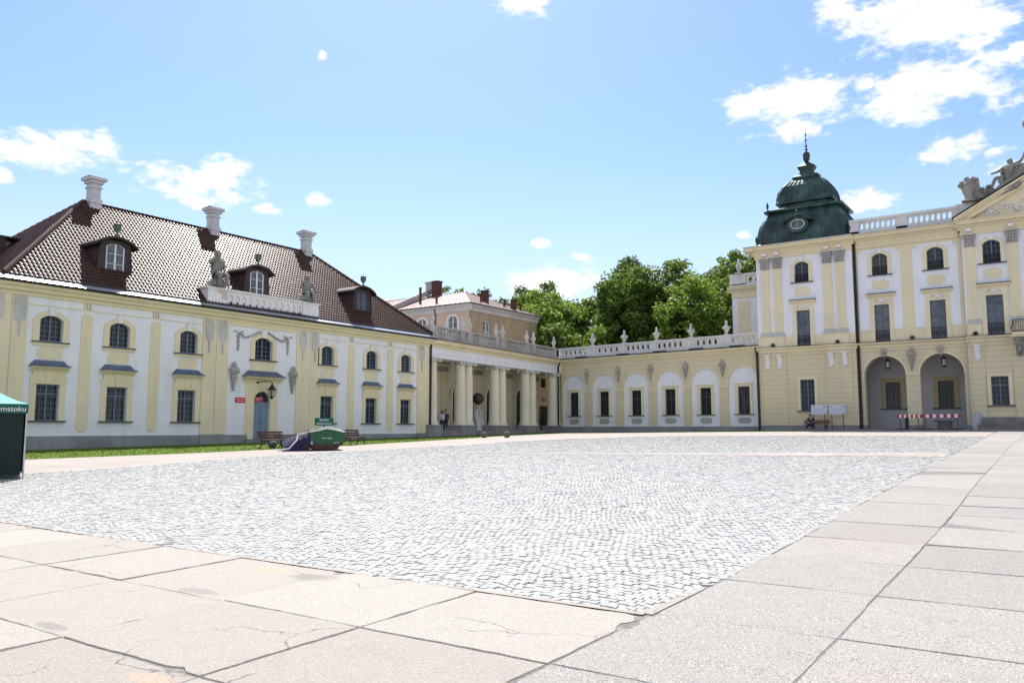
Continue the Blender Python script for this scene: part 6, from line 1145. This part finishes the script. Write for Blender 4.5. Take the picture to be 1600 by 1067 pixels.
m = MB(); X0, Y0 = -92, 84; m.add([(X0-14, Y0, 0), (X0+14, Y0, 0), (X0+14, Y0+14, 0), (X0-14, Y0+14, 0), (X0-14, Y0, 15.6), (X0+14, Y0, 15.6), (X0+14, Y0+14, 15.6), (X0-14, Y0+14, 15.6)], [(0, 1, 5, 4), (1, 2, 6, 5), (2, 3, 7, 6), (3, 0, 4, 7), (4, 5, 6, 7)]); fb = m.build('rear_house', 'peach_render'); tag(fb, 'further pale house whose pinkish metal roof shows behind the tiled roof end', 'building')
m = MB(); m.add([(X0-14.5, Y0-.5, 15.5), (X0+14.5, Y0-.5, 15.5), (X0+14.5, Y0+14.5, 15.5), (X0-14.5, Y0+14.5, 15.5), (X0-7, Y0+7, 20), (X0+7, Y0+7, 20)], [(0, 1, 5, 4), (1, 2, 5), (2, 3, 4, 5), (3, 0, 4)]); o = m.build('roof', 'tin_roof', fb)

# ================================================================= trees
def tree(x, y, top, rad, mat, label, seed, conical=0, low=3, sz=.42, dens=1.0, squash=1):
    r = np.random.default_rng(seed); base = g(max(x, -100), min(y, 89))
    root = new_empty('tree', label, 'tree', (x, y, base), 'park trees behind the galleries'); H = top-base
    m = MB(); pts = [(x+.15*math.sin(i), y+.1*math.cos(i*2), base+H*.8*i/6) for i in range(7)]; m.tube(pts, [.45*(1-i/8) for i in range(7)], 8)
    for i in range(14):
        a = i*2.4; z = base+low+(H*.75-low)*i/14; l = rad*(.75-.35*i/14); m.tube([(x, y, z), (x+l*.5*math.cos(a), y+l*.5*math.sin(a), z+l*.3), (x+l*math.cos(a), y+l*math.sin(a), z+l*.75)], [.16, .09, .03], 5)
    m.build('trunk', 'bark', root, smooth=True)
    zc = base+(H+low)/2; hz = (H-low)/2; nb = int(290*dens*(rad/5)**2*(hz/7)); clumps = []
    while len(clumps) < nb:
        d = r.normal(size=3); d /= np.linalg.norm(d); k = r.uniform(.35, 1)**.4; z = d[2]*k; wz = 1.0 if not conical else max(.12, 1-(z+1)/2*conical)
        lump = 1+.13*math.sin(3*math.atan2(d[1], d[0])+seed)+.1*math.sin(5*z*2+seed*1.7); clumps.append((x+d[0]*k*rad*wz*lump, y+d[1]*k*rad*wz*lump, zc+z*hz*(1 if d[2] < 0 else 1-.06*r.random())))
    cl = np.array(clumps); cr = r.uniform(.6, 1.35, len(cl)); n = 62; N = len(cl)*n; ci = np.repeat(np.arange(len(cl)), n)
    d = r.normal(size=(N, 3)); d /= np.linalg.norm(d, axis=1)[:, None]; P = cl[ci]+d*(cr[ci]*r.uniform(.45, 1.05, N))[:, None]*np.array([1, 1, .72])
    nrm = d*.55+r.normal(size=(N, 3))*.55+np.array([0, 0, .25]); nrm /= np.linalg.norm(nrm, axis=1)[:, None]; t1 = np.cross(nrm, r.normal(size=(N, 3))); t1 /= np.linalg.norm(t1, axis=1)[:, None]; t2 = np.cross(nrm, t1); s_ = r.uniform(.55, 1.1, N)[:, None]*sz/2
    V = np.stack([P-t1*s_*1.2, P-t2*s_*.8, P+t1*s_*1.2, P+t2*s_*.8], 1).reshape(-1, 3); o = npmesh('crown', V-np.array((x, y, base)), np.arange(N*4).reshape(-1, 4), mat); o.parent = root; return root
TR = [(-80, 97, 22.6, 4.2, 'leaf_mid', 'thin tree top showing just above the pink roof ridge', .35, 0, 12), (-73, 97, 21.0, 4.8, 'leaf_dark', 'dark tree low behind the right slope of the pink roof', .8, 0, 5), (-64.5, 96, 20.4, 5.2, 'leaf_dark', 'dark green tree between the house roof and the tall bright tree', 1, 0, 3),
      (-60.5, 93, 19.4, 5.4, 'leaf_bright', 'bright sunlit tree right beside the ochre wall corner', 1, 0, 2), (-64, 101, 22.4, 3.6, 'leaf_dark', 'dark pointed tree top rising behind the bright tree', .9, .5, 4),
      (-56, 90, 17.8, 5.0, 'leaf_bright', 'mid height light green tree over the inner balustrade corner', 1, 0, 2), (-52, 95, 18.8, 5.0, 'leaf_mid', 'green tree filling the dip left of the tall dark crown', 1, 0, 2),
      (-50.5, 101, 24.3, 5.2, 'leaf_dark', 'tallest dark pointed tree in the middle of the park', 1, .55, 3), (-46.6, 94, 21.6, 5.6, 'leaf_mid', 'broad rounded green tree right of the tallest dark one', 1.05, 0, 2),
      (-41.5, 97, 21.8, 5.2, 'leaf_mid', 'rounded tree with flat top in the centre right of the park', 1.05, 0, 2), (-37.5, 91, 18.6, 4.4, 'leaf_bright', 'lower lime green tree in front of the right hand crowns', 1, 0, 2),
      (-37, 107, 24.4, 6.0, 'leaf_mid', 'wide tree behind the rear parapet left of the tower', 1, 0, 3), (-30.5, 108, 24.2, 5.5, 'leaf_mid', 'rightmost tree touching the rear block of the tower', 1, 0, 3), (-47.5, 87, 12.5, 3.6, 'leaf_bright', 'small light feathery tree just above the arcade parapet', 1, .4, 1),
      (-42, 88, 11.0, 3.2, 'leaf_dark', 'low dark bushy tree behind the middle arcade urns', 1, 0, 1), (-33.5, 96, 19.0, 5.0, 'leaf_mid', 'dark low tree filling the gap beside the tower block', 1, 0, 2), (-52.5, 84.5, 13.5, 3.4, 'leaf_mid', 'mid green low tree behind the first arcade urn', 1, 0, 1)]
for i, (x, y, top, rad, mt, lb, dn, con, lw) in enumerate(TR): tree(x, y, top, rad, mt, lb, 11+i, con, lw, dens=dn)

S.render.engine = 'CYCLES'
